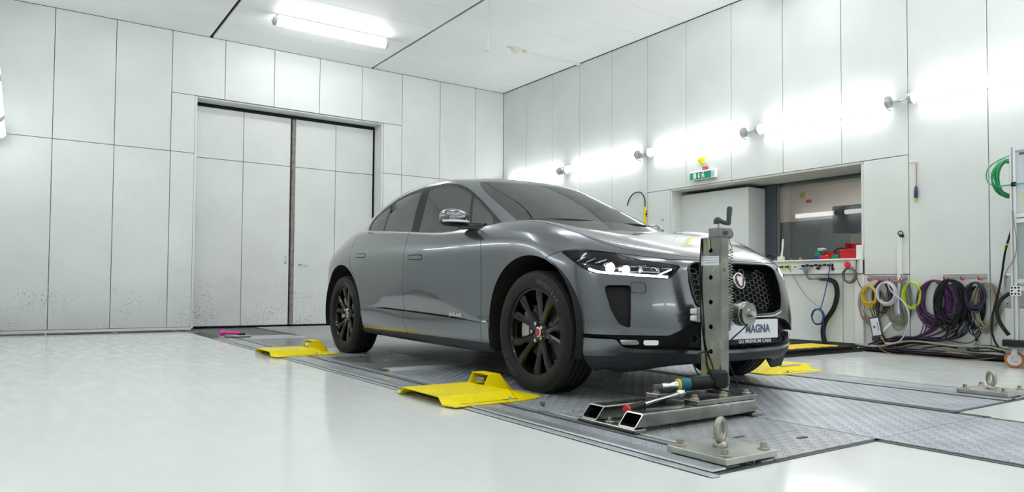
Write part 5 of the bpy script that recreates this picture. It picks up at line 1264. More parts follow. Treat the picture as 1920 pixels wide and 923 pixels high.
# ---------------------------------------------------------------- yellow wheel guide plates
def yellow_plate(xo, yo, sx, label, roller_mat):
    """bent sheet: flat flanges front and rear, raised deck, upright tab holding a roller; sx=+1 opens to -x"""
    t = thing('wheel_guide_plate', label, 'guide plate', (xo, yo, .008), 'yellow wheel guide plates')
    X = lambda x: xo + sx * x
    prof = [(-.35, .010), (-.25, .010), (-.205, .047), (.215, .047), (.262, .010), (.34, .010)]; th_ = .006
    V = []; xs = [-.30, -.27, .16, .27, .33]
    for x in xs:
        for y, z in prof:
            k = 1.0 if x < .2 else (1 - (x - .2) * 1.6)
            zz = z if x < .17 else .010 + (z - .010) * max(0, 1 - (x - .16) / .11)
            V.append((X(x + (.02 if abs(y) > .3 and x == -.30 else 0)), yo + y * (k if x > .2 else 1), zz + th_))
    n = len(prof); m = len(xs); top = len(V)
    V += [(a, b_, c - th_) for a, b_, c in V]
    F = []
    for i in range(m - 1):
        for j in range(n - 1):
            q = (i * n + j, i * n + j + 1, (i + 1) * n + j + 1, (i + 1) * n + j); F += [q, tuple(top + k for k in q[::-1])]
    bd = [i * n for i in range(m)] + [(m - 1) * n + j for j in range(1, n)] + [i * n + n - 1 for i in range(m - 2, -1, -1)] + [j for j in range(n - 2, 0, -1)]
    for a, b_ in zip(bd, bd[1:] + bd[:1]): F.append((a, b_, top + b_, top + a))
    sh = MB().add(V, F).build('sheet', M_yellow, t, fix=True)
    # upright tab, bent over the roller
    tb = MB(); pts = [(.10, .052), (.15, .118), (.235, .118), (.31, .016)]
    for (y0, y1) in ((.005, .185),):
        P = []
        for k, (x, z) in enumerate(pts):
            w = .0 if k in (1, 2) else .03
            for y in (y0 - w, y1 + w):
                P.append((X(x), yo + y, z)); P.append((X(x + .004), yo + y, z - .006))
        for k in range(len(pts) - 1):
            a = k * 4; b_ = a + 4
            tb.add([P[a], P[a + 2], P[b_ + 2], P[b_], P[a + 1], P[a + 3], P[b_ + 3], P[b_ + 1]], [(0, 1, 2, 3), (4, 7, 6, 5), (0, 4, 5, 1), (2, 6, 7, 3), (0, 3, 7, 4), (1, 5, 6, 2)])
    if False: pass
    # the front of the tab is an open frame: cheeks only
    for y in (.0, .18):
        q = MB(); q.add([(X(.12), yo + y, .053), (X(.155), yo + y, .116), (X(.235), yo + y, .116), (X(.305), yo + y, .018), (X(.12), yo + y + .006, .053), (X(.155), yo + y + .006, .116), (X(.235), yo + y + .006, .116), (X(.305), yo + y + .006, .018)],
              [(0, 1, 2, 3), (4, 7, 6, 5), (0, 4, 5, 1), (1, 5, 6, 2), (2, 6, 7, 3)]); q.build('tab_cheek', M_yellow, sh, fix=True)
    tbv = MB(); tbv.v = tb.v[8:] ; tbv.f = [tuple(i - 8 for i in f) for f in tb.f[6:]]
    tbv.build('tab', M_yellow, sh, fix=True)
    MB().lathe([(.012, -.001), (.036, 0), (.038, .003), (.038, .030), (.036, .033), (.012, .034)], (X(.165), yo + .095, .062), (0, 0, 1), 24).build('roller', roller_mat, t, 35)
    for y in (-.30, .30):
        s_ = -1 if y < 0 else 1
        MB().box(min(X(-.22), X(.14)), max(X(-.22), X(.14)), yo + y - .004, yo + y + .004, .0155, .0168).build('slot', M_under, sh)
        put(ME_bolt_s, 'bolt', t, (X(.10), yo + y, .0165)); MB().box(min(X(.06), X(.15)), max(X(.06), X(.15)), yo + y - .010, yo + y + .010, .0162, .0178).build('washer_strip', M_steel_d, sh)
    return t
yellow_plate(2.16, 3.575, 1, 'yellow steel guide plate beside the front wheel nearest the camera', M_steel)
yellow_plate(2.16, 6.68, 1, 'yellow steel guide plate beside the rear wheel', M_white)
t = yellow_plate(4.86, 3.55, -1, 'yellow steel guide plate beside the far front wheel', M_steel)
MB().box(4.86, 4.92, 3.30, 3.335, .0165, .019).build('grey_strip', M_galv, t); MB().box(4.80, 5.05, 3.335, 3.39, .05, .055, .001).build('grey_strip', M_light, t)

# loose bolts and the pink ratchet at the back of the track
def stud(x, y, label):
    t = thing('hex_bolt', label, 'bolt', (x, y, .008), 'loose bolts standing on the track')
    a = [(.021 * math.cos(k * math.pi / 3), .021 * math.sin(k * math.pi / 3)) for k in range(6)]
    MB().prism(a, .010, .036, lambda p, q, h: (x + p, y + q, h)).build('nut', M_galv, t); MB().lathe([(.011, .036), (.011, .048), (.014, .049), (.013, .056), (.0005, .058)], (x, y, 0), (0, 0, 1), 14).build('stem', M_steel_d, t, 40)
    return t
stud(2.205, 2.905, 'loose hexagon bolt standing beside the tip of a yellow plate'); stud(2.74, 2.70, 'loose hexagon bolt standing behind the post base')
pk = thing('pink_ratchet', 'pink handled tool lying on a small grey block near the gate', 'tool', (2.18, 9.08, .01))
MB().lathe([(.008, 0), (.032, .006), (.036, .03), (.030, .05), (.018, .06), (.019, .16), (.022, .20), (.016, .22)], (2.03, 9.14, .068), (1, -.35, -.02), 16).build('handle', mat('pink_plastic', (0.85, 0.03, 0.35), 0.4), pk, 40)
MB().box(2.07, 2.36, 9.0, 9.10, .010, .036, .006).build('base', M_steel, pk); MB().box(2.22, 2.30, 9.02, 9.09, .036, .058, .006).build('buckle', M_tool_k, pk)
yl = tag(MB().box(2.06, 2.085, 4.45, 4.50, .0085, .012).build('yellow_tab', M_yellow), 'tiny yellow marker lying on the edge rail between the yellow plates', 'marker')

# ---------------------------------------------------------------- cable ramp by the niche wall
cr_ = thing('cable_ramp', 'black rubber cable ramp with yellow lid leading to the niche wall', 'cable ramp', (6.2, 4.40, 0))
def ramp_half(s, name, m):
    prof = [(.345, .004), (.33, .012), (.17, .052), (.16, .052), (.16, .0), (.345, 0)]
    o = MB().prism([(4.42 + s * a, z) for a, z in prof], 5.2, 7.26, lambda a, z, h: (h, a, z)).build(name, m, cr_, fix=True)
    for k in range(26):
        x = 5.24 + k * .078; MB()
        v = MB().box(-.027, .027, -.075, .075, -.004, .006, .004, rotx(s * .243), (x, 4.42 + s * .245, .036)); ob = v.build('tread_block', m, o)
ramp_half(-1, 'ramp_edge', M_rubber); ramp_half(1, 'ramp_edge', M_rubber)
lid = MB().box(5.2, 7.12, 4.26, 4.58, .045, .058, .004).build('lid', mat('yellow_rubber', (0.86, 0.62, 0.01), 0.5), cr_)
for k in range(13): MB().box(5.25 + k * .145, 5.33 + k * .145, 4.245, 4.265, .046, .0575, .003).build('lid_tooth', MATS['yellow_rubber'], lid)
for x in (5.75, 6.62): MB().box(x, x + .13, 4.10, 4.14, .022, .030, .003, rotx(-.0), (0, 0, 0)).build('carry_slot', M_under, cr_)
# ================================================================ fittings on ceiling and walls
M_cream = mat('cream_plastic', (0.72, 0.70, 0.60), 0.45)
M_green_s = mat('exit_green', (0.0, 0.30, 0.16), 0.35); M_sign_w = mat('exit_white', (0.85, 0.88, 0.86), 0.4)
sd_ = thing('smoke_detector', 'cream smoke detector with round base on the ceiling', 'smoke detector', (6.14, 8.80, ZC))
MB().lathe([(.08, 0), (.08, .022), (.064, .03), (.06, .052), (.04, .066), (.0005, .068)], (6.13, 8.80, ZC), (0, 0, -1), 24).build('head', M_cream, sd_, 40)
MB().lathe([(.040, 0), (.040, .028), (.034, .034), (.0005, .036)], (6.30, 8.80, ZC), (0, 0, -1), 20).build('junction_box', M_cream, sd_, 40)
MB().box(5.98, 6.07, 8.78, 8.82, ZC - .012, ZC, .004).build('lug', M_galv, sd_)
tag(MB().box(6.33, 7.39, 8.78, 8.82, ZC - .032, ZC, .003).build('ceiling_conduit', M_white), 'white conduit running from the smoke detector to the wall', 'conduit')
hw = thing('hanging_wire', 'thin wire hanging from the ceiling with a small hook', 'wire', (4.674, 7.30, ZC))
MB().tube([(4.674, 7.30, ZC), (4.674, 7.30, 3.54)], .004, 6).build('wire', M_galv, hw); MB().tube(smooth_path([(4.674, 7.30, 3.545), (4.682, 7.30, 3.525), (4.66, 7.30, 3.52), (4.635, 7.30, 3.55)], 10), .005, 6).build('hook', M_galv, hw)

# emergency exit sign with pictograms
es = thing('exit_sign', 'green and white emergency exit sign above the niche', 'exit sign', (XR, 6.27, 2.08))
MB().box(XR - .055, XR, 6.055, 6.47, 2.075, 2.19, .008).build('housing', M_sign_w, es)
MB().box(XR - .058, XR - .0551, 6.115, 6.465, 2.082, 2.172, .001).build('green_face', M_green_s, es)
def sign(poly, name='pictogram'): return MB().prism([(6.29 - a, 2.127 + b_) for a, b_ in poly], XR - .0605, XR - .0578, lambda y, z, h: (h, y, z)).build(name, M_sign_w, es, fix=True)
sign([(-.115, -.036), (-.07, -.036), (-.07, .036), (-.115, .036)])                                             # doorway
sign([(-.024, -.036), (-.002, -.010), (-.016, -.010), (-.016, .034), (-.032, .034), (-.032, -.010), (-.046, -.010)])  # arrow
for pl in ([(.048 + .010 * math.cos(a), .030 + .010 * math.sin(a)) for a in np.linspace(0, 6.28, 12, endpoint=False)], [(.030, .018), (.050, .020), (.060, .0), (.075, -.004), (.072, -.010), (.054, -.008), (.046, .004), (.052, -.014), (.072, -.022), (.070, -.032), (.040, -.018), (.034, -.032), (.012, -.034), (.012, -.026), (.028, -.024), (.034, .0), (.022, -.004), (.016, .006)]): sign(pl)
MB().box(XR - .058, XR - .0551, 6.06, 6.11, 2.10, 2.16, .001).build('side_text', mat('sign_grey', (0.55, 0.56, 0.56), 0.5), es)
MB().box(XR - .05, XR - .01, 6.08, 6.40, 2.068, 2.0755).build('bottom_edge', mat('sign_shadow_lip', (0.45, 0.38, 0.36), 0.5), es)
def strobe(x, y, z, label, r=.055, dim=False):
    t = thing('warning_beacon', label, 'beacon', (x, y, z), None)
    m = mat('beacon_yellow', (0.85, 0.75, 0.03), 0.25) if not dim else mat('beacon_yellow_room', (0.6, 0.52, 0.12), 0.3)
    MB().lathe([(r * .9, 0), (r * .9, .02)], (x, y, z), (-1, 0, 0), 20).build('base', M_sign_w, t)
    for a, rr in ((0.4, .62), (2.5, .62), (4.4, .6), (0, .5)):
        off = (0, r * .42 * math.cos(a), r * .42 * math.sin(a)) if rr != .5 else (0, 0, 0)
        MB().lathe([(r * rr, .02), (r * rr, .045), (r * rr * .7, .062), (.0005, .066)], (x, y + off[1], z + off[2]), (-1, 0, 0), 16).build('lens', m, t, 40)
    return t
strobe(XR, 6.285, 2.325, 'yellow rotating beacon above the exit sign')
rl = tag(MB().box(XR - .004, XR - .0005, 6.205, 6.30, 2.203, 2.243).build('warning_label', mat('label_red', (0.62, 0.03, 0.05), 0.5)), 'small red label between beacon and exit sign', 'label')
MB().box(XR - .0048, XR - .0041, 6.215, 6.29, 2.220, 2.226).build('print_line', mat('label_pink', (0.8, 0.45, 0.45), .5), rl)
# gooseneck work light
gl = thing('work_light', 'yellow gooseneck work light with black arm hanging on the wall', 'work light', (XR, 7.32, 1.58))
MB().box(XR - .045, XR - .012, 7.303, 7.337, 1.56, 1.81, .008).build('handle', mat('torch_yellow', (0.86, 0.66, 0.01), .4), gl); MB().lathe([(.012, 0), (.012, .014)], (XR - .03, 7.30, 1.70), (0, -1, 0), 12).build('switch', M_black, gl); MB().box(XR - .012, XR, 7.305, 7.335, 1.66, 1.76, .003).build('clip', M_black, gl)
MB().tube(smooth_path([(XR - .03, 7.32, 1.81), (XR - .03, 7.325, 1.92), (XR - .03, 7.40, 2.02), (XR - .03, 7.52, 2.03), (XR - .03, 7.62, 1.97), (XR - .03, 7.68, 1.86)], 24), .0085, 8).build('gooseneck', M_black, gl, 60)
for nm, y0, y1, z0, z1, c, lb in (('wall_note', 7.10, 7.19, 1.53, 1.552, (0.62, 0.80, 0.03), 'lime green sticker on the wall under the work light'), ('wall_note', 6.985, 7.035, 1.585, 1.615, (0.42, 0.44, 0.46), 'small grey notice on the wall left of the niche'), ('wall_note', 6.965, 7.05, 1.53, 1.573, (0.66, 0.72, 0.78), 'pale blue notice on the wall below the grey one')):
    tag(MB().box(XR - .003, XR - .0005, y0, y1, z0, z1).build(nm, mat('note_%d' % int(c[0] * 100), c, .5)), lb, 'sticker')
# pull cord by the niche
pc = thing('pull_cord', 'dangling pull cord with dark blue grip beside the niche', 'pull cord', (XR, 3.585, 1.92))
MB().box(XR - .012, XR, 3.57, 3.60, 1.905, 1.935, .003).tube([(XR - .006, 3.66, 1.935), (XR - .006, 3.60, 1.93)], .004, 6).build('bracket', M_galv, pc)
MB().tube([(XR - .012, 3.583, 1.91), (XR - .015, 3.584, 1.68)], .006, 6).build('cord', mat('cord_dusty_red', (0.42, 0.22, 0.22), .6), pc)
MB().lathe([(.004, 0), (.014, .02), (.016, .06), (.017, .11), (.011, .125)], (XR - .02, 3.585, 1.685), (0, .02, -1), 14).build('grip', mat('grip_navy', (0.03, 0.035, 0.09), .4), pc, 40)
MB().lathe([(.007, 0), (.010, .01), (.006, .045)], (XR - .02, 3.587, 1.56), (0, 0, -1), 10).build('tip', mat('brass', (0.6, 0.45, 0.12), .35, .8), pc, 40)

# ---------------------------------------------------------------- window ledge: trunking with sockets, things on the sill
tr = thing('cable_trunking', 'white trunking with sockets running under the window', 'trunking', (XR, 4.85, .815))
MB().box(XR - .055, XR, NY0 + .01, 5.60, .815, .958, .004).build('duct', M_white, tr)
MB().box(XR - .09, XR + .54, NY0 + .005, 5.60, .958, .976, .004).build('ledge', mat('ledge_cream', (0.78, 0.78, 0.73), .35), tr)
MB().box(XR - .0565, XR - .055, NY0 + .02, 5.59, .868, .871).build('seam', mat('seam_grey', (0.45, .46, .45), .5), tr)
for k, y in enumerate((5.06, 4.985)):
    s_ = MB().lathe([(.022, 0), (.024, .012), (.020, .02), (.010, .02)], (XR - .055, y, .900), (-1, 0, 0), 18).build('yellow_socket', mat('socket_lime', (0.70, 0.72, 0.02), .4), tr, 40)
    MB().lathe([(.010, .0), (.010, .05), (.007, .058)], (XR - .07, y, .900), (-1, .1, 0), 12).build('jack', M_black, s_, 40)
fp_ = MB().box(XR - .059, XR - .055, 4.875, 4.945, .872, .93, .001).build('socket_plate', M_white, tr); MB().box(XR - .0605, XR - .059, 4.895, 4.925, .893, .903).build('port', M_black, fp_)
MB().box(XR - .0575, XR - .0551, 4.78, 4.86, .873, .882).build('green_label', mat('label_green', (.02, .4, .28), .5), tr)
for k in range(7):
    y = 4.80 - k * .052; c_ = MB().box(XR - .095, XR - .055, y - .012, y + .012, .895 + .006 * (k % 2), .918 + .006 * (k % 2), .003).build('connector', M_black, tr)
MB().box(XR - .075, XR - .055, 4.60, 4.64, .862, .89, .004).build('connector', M_black, tr); MB().box(XR - .07, XR - .055, 4.445, 4.462, .865, .925, .003).build('connector', M_black, tr)
MB().lathe([(.014, 0), (.014, .02), (.0005, .024)], (XR - .055, 4.448, .865), (-1, 0, 0), 12).build('knob', M_black, tr, 40)
# emergency stop
eb = thing('emergency_stop', 'red mushroom emergency stop button on the trunking end', 'button', (XR - .055, 4.245, .90))
MB().box(XR - .085, XR - .055, 4.185, 4.275, .855, .955, .006).build('box', mat('box_grey', (.62, .63, .6), .4), eb); MB().lathe([(.018, 0), (.018, .02), (.036, .024), (.038, .034), (.030, .046), (.0005, .05)], (XR - .085, 4.245, .905), (-1, .25, .1), 22).build('button', M_red, eb, 40)
MB().lathe([(.030, 0), (.030, .006)], (XR - .085, 4.238, .902), (-1, .25, .1), 22).build('collar', M_white, eb, 40)
# storage bins on the sill
def bin_(name, label, cat, x, y0, y1, z0, z1, lip, m, depth=.16):
    t = thing(name, label, cat, (x, (y0 + y1) / 2, z0), None); k = .004; zl = z0 + (z1 - z0) * lip
    shell = MB().box(x, x + depth, y0, y1, z0, z0 + k).box(x + depth - k, x + depth, y0, y1, z0, z1)
    shell.build('tray', m, t)
    for y in (y0, y1 - k):
        MB().prism([(x, z0), (x + depth, z0), (x + depth, z1), (x + depth * .45, z1), (x + depth * .25, zl), (x - .012, zl)], y, y + k, lambda a, b_, h: (a, h, b_)).build('side', m, t, fix=True)
    MB().add([(x, y0, z0), (x, y1, z0), (x - .012, y1, zl), (x - .012, y0, zl), (x + k, y0, z0), (x + k, y1, z0), (x - .012 + k, y1, zl), (x - .012 + k, y0, zl)], [(0, 3, 2, 1), (4, 5, 6, 7), (0, 1, 5, 4), (2, 3, 7, 6), (0, 4, 7, 3), (1, 2, 6, 5)]).build('front', m, t, fix=True)
    MB().box(x - .016, x - .002, y0 + .01, y1 - .01, zl - .006, zl + .004, .002).build('lip', m, t)
    return t
b1 = bin_('storage_bin', 'small red storage bin with a white ball on the window sill', 'bin', XR + .02, 4.525, 4.655, .977, 1.065, .45, M_red)
b2 = bin_('storage_bin', 'large red storage bin at the end of the window sill', 'bin', XR + .03, 4.20, 4.42, .977, 1.155, .55, mat('red_bin_big', (0.55, 0.015, 0.02), .4), .22)
b3 = bin_('storage_bin', 'green storage bin full of parts between the red bins', 'bin', XR + .02, 4.43, 4.515, .977, 1.04, .6, M_green, .12)
b4 = bin_('storage_bin', 'green storage bin stacked on a blue bin', 'bin', XR + .06, 4.665, 4.74, 1.023, 1.085, .6, M_green, .12)
b5 = bin_('storage_bin', 'blue storage bin under a green bin', 'bin', XR + .06, 4.665, 4.735, .977, 1.022, .9, M_blue, .12)
tag(MB().ellipsoid((XR + .07, 4.60, 1.005), (.024, .024, .024), 14, 10).build('white_ball', M_white, None, 60), 'white ball lying in the small red bin', 'ball')
for k in range(9): tag(MB().box(-.018, .018, -.006, .006, -.005, .005, .002, rotz(k * .9) @ roty(.4 - k * .1), (XR + .05 + .02 * (k % 3), 4.447 + .017 * (k % 4), 1.0 + .012 * (k // 3))).build('small_part', (M_steel, M_black, M_galv)[k % 3]), 'small metal part lying in the green bin', 'part', 'parts in the green bin')
tag(MB().tube(smooth_path([(XR + .04, 4.50, 1.06), (XR + .05, 4.43, 1.10), (XR + .09, 4.36, 1.085), (XR + .1, 4.27, 1.08)], 14), .010, 8).build('black_tool', M_black, None, 60), 'black tool lying across the large red bin', 'tool')
tag(MB().box(XR - .02, XR + .02, 4.145, 4.21, .977, 1.118, .003).build('white_box', M_white), 'white upright box beside the large red bin', 'box')
tag(MB().box(XR + .2, XR + .3, 4.74, 4.80, .977, 1.12, .006).build('glass_jar', mat('jar_grey', (.5, .54, .54), .2)), 'pale grey jar behind the green bin', 'jar')
ph = thing('handset', 'white handset standing upright on the window sill', 'handset', (XR + .03, 5.12, .977))
MB().box(-.03, .03, -.035, .035, 0, .05, .008, None, (XR + .03, 5.155, .977)).build('cradle', M_cream, ph); MB().tube(smooth_path([(XR + .03, 5.15, 1.02), (XR + .03, 5.135, 1.12), (XR + .03, 5.13, 1.2), (XR + .03, 5.128, 1.235)], 10), [.018, .014, .012, .010, .010, .012, .012, .012, .010, .006], 8).build('receiver', M_white, ph, 50)
bd = thing('black_device', 'low black device lying on the window sill near the mullion', 'device', (XR + .05, 5.30, .977))
MB().box(XR, XR + .12, 5.23, 5.42, .977, 1.0, .006).build('body', M_black, bd); MB().tube(smooth_path([(XR + .05, 5.26, 1.01), (XR + .05, 5.28, 1.045), (XR + .05, 5.33, 1.05), (XR + .05, 5.38, 1.03)], 10), .012, 8).build('clamp', M_tool_k, bd, 50)
for k, (y, c) in enumerate(((4.95, (.05, .05, .05)), (4.90, (.5, .2, .08)), (5.02, (.1, .1, .11)))): tag(MB().ellipsoid((XR + .03, y, .992), (.016, .018, .016), 10, 8).build('knob_part', mat('knob_%d' % k, c, .4), None, 60), ('black', 'orange brown', 'dark grey')[k] + ' round knob lying on the window sill', 'knob')
# control room contents
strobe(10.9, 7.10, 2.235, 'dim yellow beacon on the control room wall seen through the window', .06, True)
tag(MB().box(10.893, 10.899, 6.98, 7.08, 2.10, 2.15).build('warning_label', MATS['label_red']), 'small red label under the control room beacon', 'label')
mo_ = thing('monitor', 'dark monitor seen from behind through the control room window', 'monitor', (8.7, 5.0, 1.0))
MB().box(8.68, 8.72, 4.70, 5.27, 1.36, 1.72, .01, None).build('screen_back', M_frame, mo_); MB().box(8.70, 8.76, 4.98, 5.03, 1.0, 1.4, .005).box(8.62, 8.84, 4.85, 5.15, .99, 1.0, .003).build('stand', M_black, mo_)
dk = thing('desk', 'grey control room desk behind the window', 'desk', (8.8, 5.5, 0)); MB().box(8.35, 9.2, 3.4, 7.2, .955, .985, .006).build('top', mat('desk_grey', (.35, .36, .36), .4), dk)
for y in (3.5, 7.1): MB().box(8.4, 9.15, y - .02, y + .02, 0, .955).build('leg_panel', MATS['desk_grey'], dk)
tag(MB().box(8.60, 8.62, 4.78, 4.98, 1.20, 1.34, .004, None).build('note_board', mat('note_cream', (.70, .68, .52), .6)), 'cream note board propped up inside the control room', 'board')
MB().box(8.62, 8.66, 4.86, 4.90, .985, 1.28).build('easel', M_black, bpy.data.objects['note_board'])
cl_ = thing('control_room_lamp', 'unseen warm ceiling lamp brightening the control room', 'lamp', (9.6, 5.9, 2.42)); MB().box(9.4, 9.6, 4.6, 6.6, 2.385, 2.42, .006).build('frame', M_white, cl_); MB().box(9.42, 9.58, 4.65, 6.55, 2.380, 2.386).build('diffuser', emission('room_lamp', (1, .93, .88), 62.0), cl_)  # unseen lamp, strong so that the room behind the pane looks bright

# ---------------------------------------------------------------- hoses, conduits and cable coils on the wall
hs = thing('black_hose', 'thick black sheathed hose hanging below the trunking', 'hose', (XR - .03, 4.5, 0))
MB().tube(smooth_path([(XR - .05, 4.505, .752), (XR - .055, 4.44, .725), (XR - .06, 4.405, .64), (XR - .06, 4.415, .52), (XR - .055, 4.47, .40), (XR - .05, 4.555, .28), (XR - .05, 4.575, .14), (XR - .055, 4.545, .03)], 40), .026, 12).build('sheath', M_rubber, hs, 60)
for k in range(4): MB().tube(smooth_path([(XR - .07, 4.80 - k * .03, .905), (XR - .11, 4.77 - k * .02, .86), (XR - .10, 4.72, .78 - k * .006), (XR - .07, 4.62, .757 + k * .004), (XR - .05, 4.52, .752)], 26), .0075, 6).build('grey_lead', mat('lead_grey', (.16, .15, .17), .5), hs, 60)
MB().cyl((XR - .055, 4.61, .757), (XR - .05, 4.50, .752), .018, n=10).build('sleeve', M_black, hs, 50)
M_cblue = mat('cable_blue', (.02, .055, .22), .45); M_cbeige = mat('cable_beige', (.30, .27, .19), .55); M_cgrey = mat('cable_grey', (.22, .22, .21), .5); M_cwhite = mat('cable_lilac', (.58, .57, .66), .45)
M_cyel = mat('cable_amber', (.62, .42, .02), .45); M_cgy = mat('cable_lime', (.45, .58, .02), .45); M_cpur = mat('cable_purple', (.062, .018, .075), .45); M_cnavy = mat('cable_navy', (.02, .022, .05), .4)
def hang(seed, y, z, ry, rz_, loops, r, m, name, label, parts=None, jitter=.012, x=None, sag=0.0, tails=(), group='cable coils hanging on the wall rails'):
    """a coil of cable hung on a hook at its top"""
    g = random.Random(seed); t = thing(name, label, 'cable coil', (XR - .04, y, z + rz_), group); x = XR - .045 if x is None else x
    P = []
    for k in range(loops):
        a0, b0 = ry + g.uniform(-1, 1) * jitter, rz_ + g.uniform(-1, 1) * jitter
        oy, oz = g.uniform(-1, 1) * jitter * .6, -abs(g.uniform(0, 1)) * sag
        for q in range(26):
            a = math.pi / 2 + 2 * math.pi * q / 26
            top = z + rz_
            P.append((x + g.uniform(-1, 1) * .004 + .016 * math.sin(k * 1.7 + a * .5), y + oy + a0 * math.cos(a), top - .004 * (k % 3) - (b0 - oz * .5) * (1 - math.sin(a))))
    MB().tube(P, r, 6).build('loops', m, t, 60)
    for pth in tails: MB().tube(smooth_path(pth, 24), r, 6).build('tail', m, t, 60)
    return t
X1 = XR - .04
hang(1, 4.615, .345, .075, .085, 3, .006, M_cblue, 'cable_coil', 'small blue cable coil tied to the black hose', jitter=.006, x=XR - .085, tails=([(XR - .075, 4.47, .93), (XR - .08, 4.50, .75), (XR - .085, 4.545, .55), (XR - .085, 4.585, .43)], [(XR - .085, 4.56, .40), (XR - .08, 4.55, .25), (XR - .07, 4.56, .05)]))
tag(MB().tube(smooth_path([(XR - .075, 4.985, .90), (XR - .03, 4.93, .76), (XR - .03, 4.80, .58), (XR - .04, 4.68, .48), (XR - .06, 4.60, .44)], 24), .0035, 6).build('thin_lead', M_cbeige, None, 60), 'thin beige lead drooping from the yellow socket to the hose', 'cable')
hang(2, 4.245, .80, .07, .075, 4, .0055, mat('lead_brown', (.13, .11, .09), .5), 'cable_coil', 'brownish lead coiled around the emergency stop', jitter=.008, x=XR - .10, tails=([(XR - .06, 4.18, .96), (XR - .09, 4.17, .85), (XR - .07, 4.15, .70), (XR - .04, 4.10, .62)],))
pst = tag(MB().box(XR - .035, XR, 4.128, 4.222, .07, .80, .004).build('wall_duct', M_white), 'white vertical duct below the end of the window', 'duct')
cd = thing('vertical_conduit', 'white vertical conduit with a black gland on top', 'conduit', (XR, 3.755, .78)); MB().box(XR - .03, XR, 3.735, 3.775, .40, 1.20, .004).build('pipe', M_white, cd)
MB().cyl((XR - .03, 3.74, 1.195), (XR - .06, 3.70, 1.185), .016, n=12).build('gland', M_black, cd, 40); MB().tube(smooth_path([(XR - .02, 3.765, 1.20), (XR - .02, 3.76, 1.235), (XR - .02, 3.73, 1.235), (XR - .02, 3.715, 1.2)], 12), .005, 6).build('loop', M_black, cd, 60)
def rail(y0, y1, z, label):
    t = thing('hook_rail', label, 'hook rail', (XR, (y0 + y1) / 2, z), None); MB().box(XR - .006, XR, y0, y1, z - .024, z + .024, .002).build('strip', M_alu, t)
    n = max(3, int((y1 - y0) / .1))
    for k in range(n):
        y = y0 + .04 + (y1 - y0 - .08) * k / (n - 1)
        MB().tube(smooth_path([(XR - .005, y, z - .02), (XR - .05, y, z - .035), (XR - .075, y, z - .03), (XR - .08, y, z - .005)], 8), .007, 6).build('hook', M_red, t, 60)
    for y in (y0 + .015, y1 - .015): MB().lathe([(.006, 0), (.006, .004)], (XR - .006, y, z), (-1, 0, 0), 8).build('screw', M_galv, t)
rail(3.68, 4.09, .77, 'grey hook rail under the window side with red hooks'); rail(2.97, 3.35, .778, 'grey hook rail near the cart with red hooks')
hang(3, 4.055, .585, .075, .098, 14, .0055, M_cyel, 'cable_coil', 'amber yellow cable coil hanging beside the white duct', jitter=.014)
hang(4, 4.045, .50, .12, .185, 9, .0045, M_cbeige, 'cable_coil', 'loose beige cable loops behind the amber coil', jitter=.022, x=XR - .03, sag=.02)
hang(5, 3.925, .585, .085, .15, 9, .0075, mat('cable_umber', (.055, .045, .04), .5), 'cable_coil', 'dark brown cable coil left of the lilac hose', jitter=.014, x=XR - .035)
hang(6, 3.855, .610, .088, .112, 5, .0085, M_cwhite, 'cable_coil', 'lilac white hose coil with a long tail to the floor', jitter=.010, x=XR - .085, tails=([(XR - .09, 3.84, .715), (XR - .10, 3.80, .63), (XR - .09, 3.71, .55), (XR - .085, 3.64, .42), (XR - .085, 3.655, .25), (XR - .09, 3.74, .12), (XR - .10, 3.86, .10)],))
hang(7, 3.765, .54, .095, .20, 16, .0042, M_cbeige, 'cable_coil', 'bundle of olive beige leads below the lilac hose', jitter=.03, x=XR - .03, sag=.06)
hang(8, 3.62, .60, .085, .125, 11, .005, M_cgy, 'cable_coil', 'green and yellow earth cable coil', jitter=.012, x=XR - .05)
hang(9, 3.70, .52, .05, .20, 5, .006, mat('cable_steel', (.14, .16, .19), .45), 'cable_coil', 'slate grey lead hanging behind the earth cable', jitter=.016, x=XR - .025)
hang(10, 3.415, .555, .13, .185, 22, .0062, M_cpur, 'cable_coil', 'large purple cable coil, the first of the dark group', jitter=.034, sag=.04)
hang(11, 3.285, .53, .105, .17, 16, .0055, M_cpur, 'cable_coil', 'purple cable coil inside the thick black coil', jitter=.030, x=XR - .06)
hang(12, 3.255, .54, .115, .205, 16, .0078, mat('cable_charcoal', (.009, .009, .011), .5, spec=.3), 'cable_coil', 'thick black cable coil in front of the purple ones', jitter=.034, sag=.03, x=XR - .075)
hang(13, 3.045, .595, .078, .125, 14, .0065, M_cnavy, 'cable_coil', 'navy blue cable coil on the last red hook', jitter=.018, x=XR - .065)
hang(14, 2.965, .52, .09, .20, 20, .0038, M_cbeige, 'cable_coil', 'pale beige cable coil beside the navy coil', jitter=.028, x=XR - .04, sag=.04)
hang(15, 3.06, .48, .06, .20, 9, .005, M_cabk, 'cable_coil', 'black lead loops below the navy coil', jitter=.028, x=XR - .03, sag=.06)
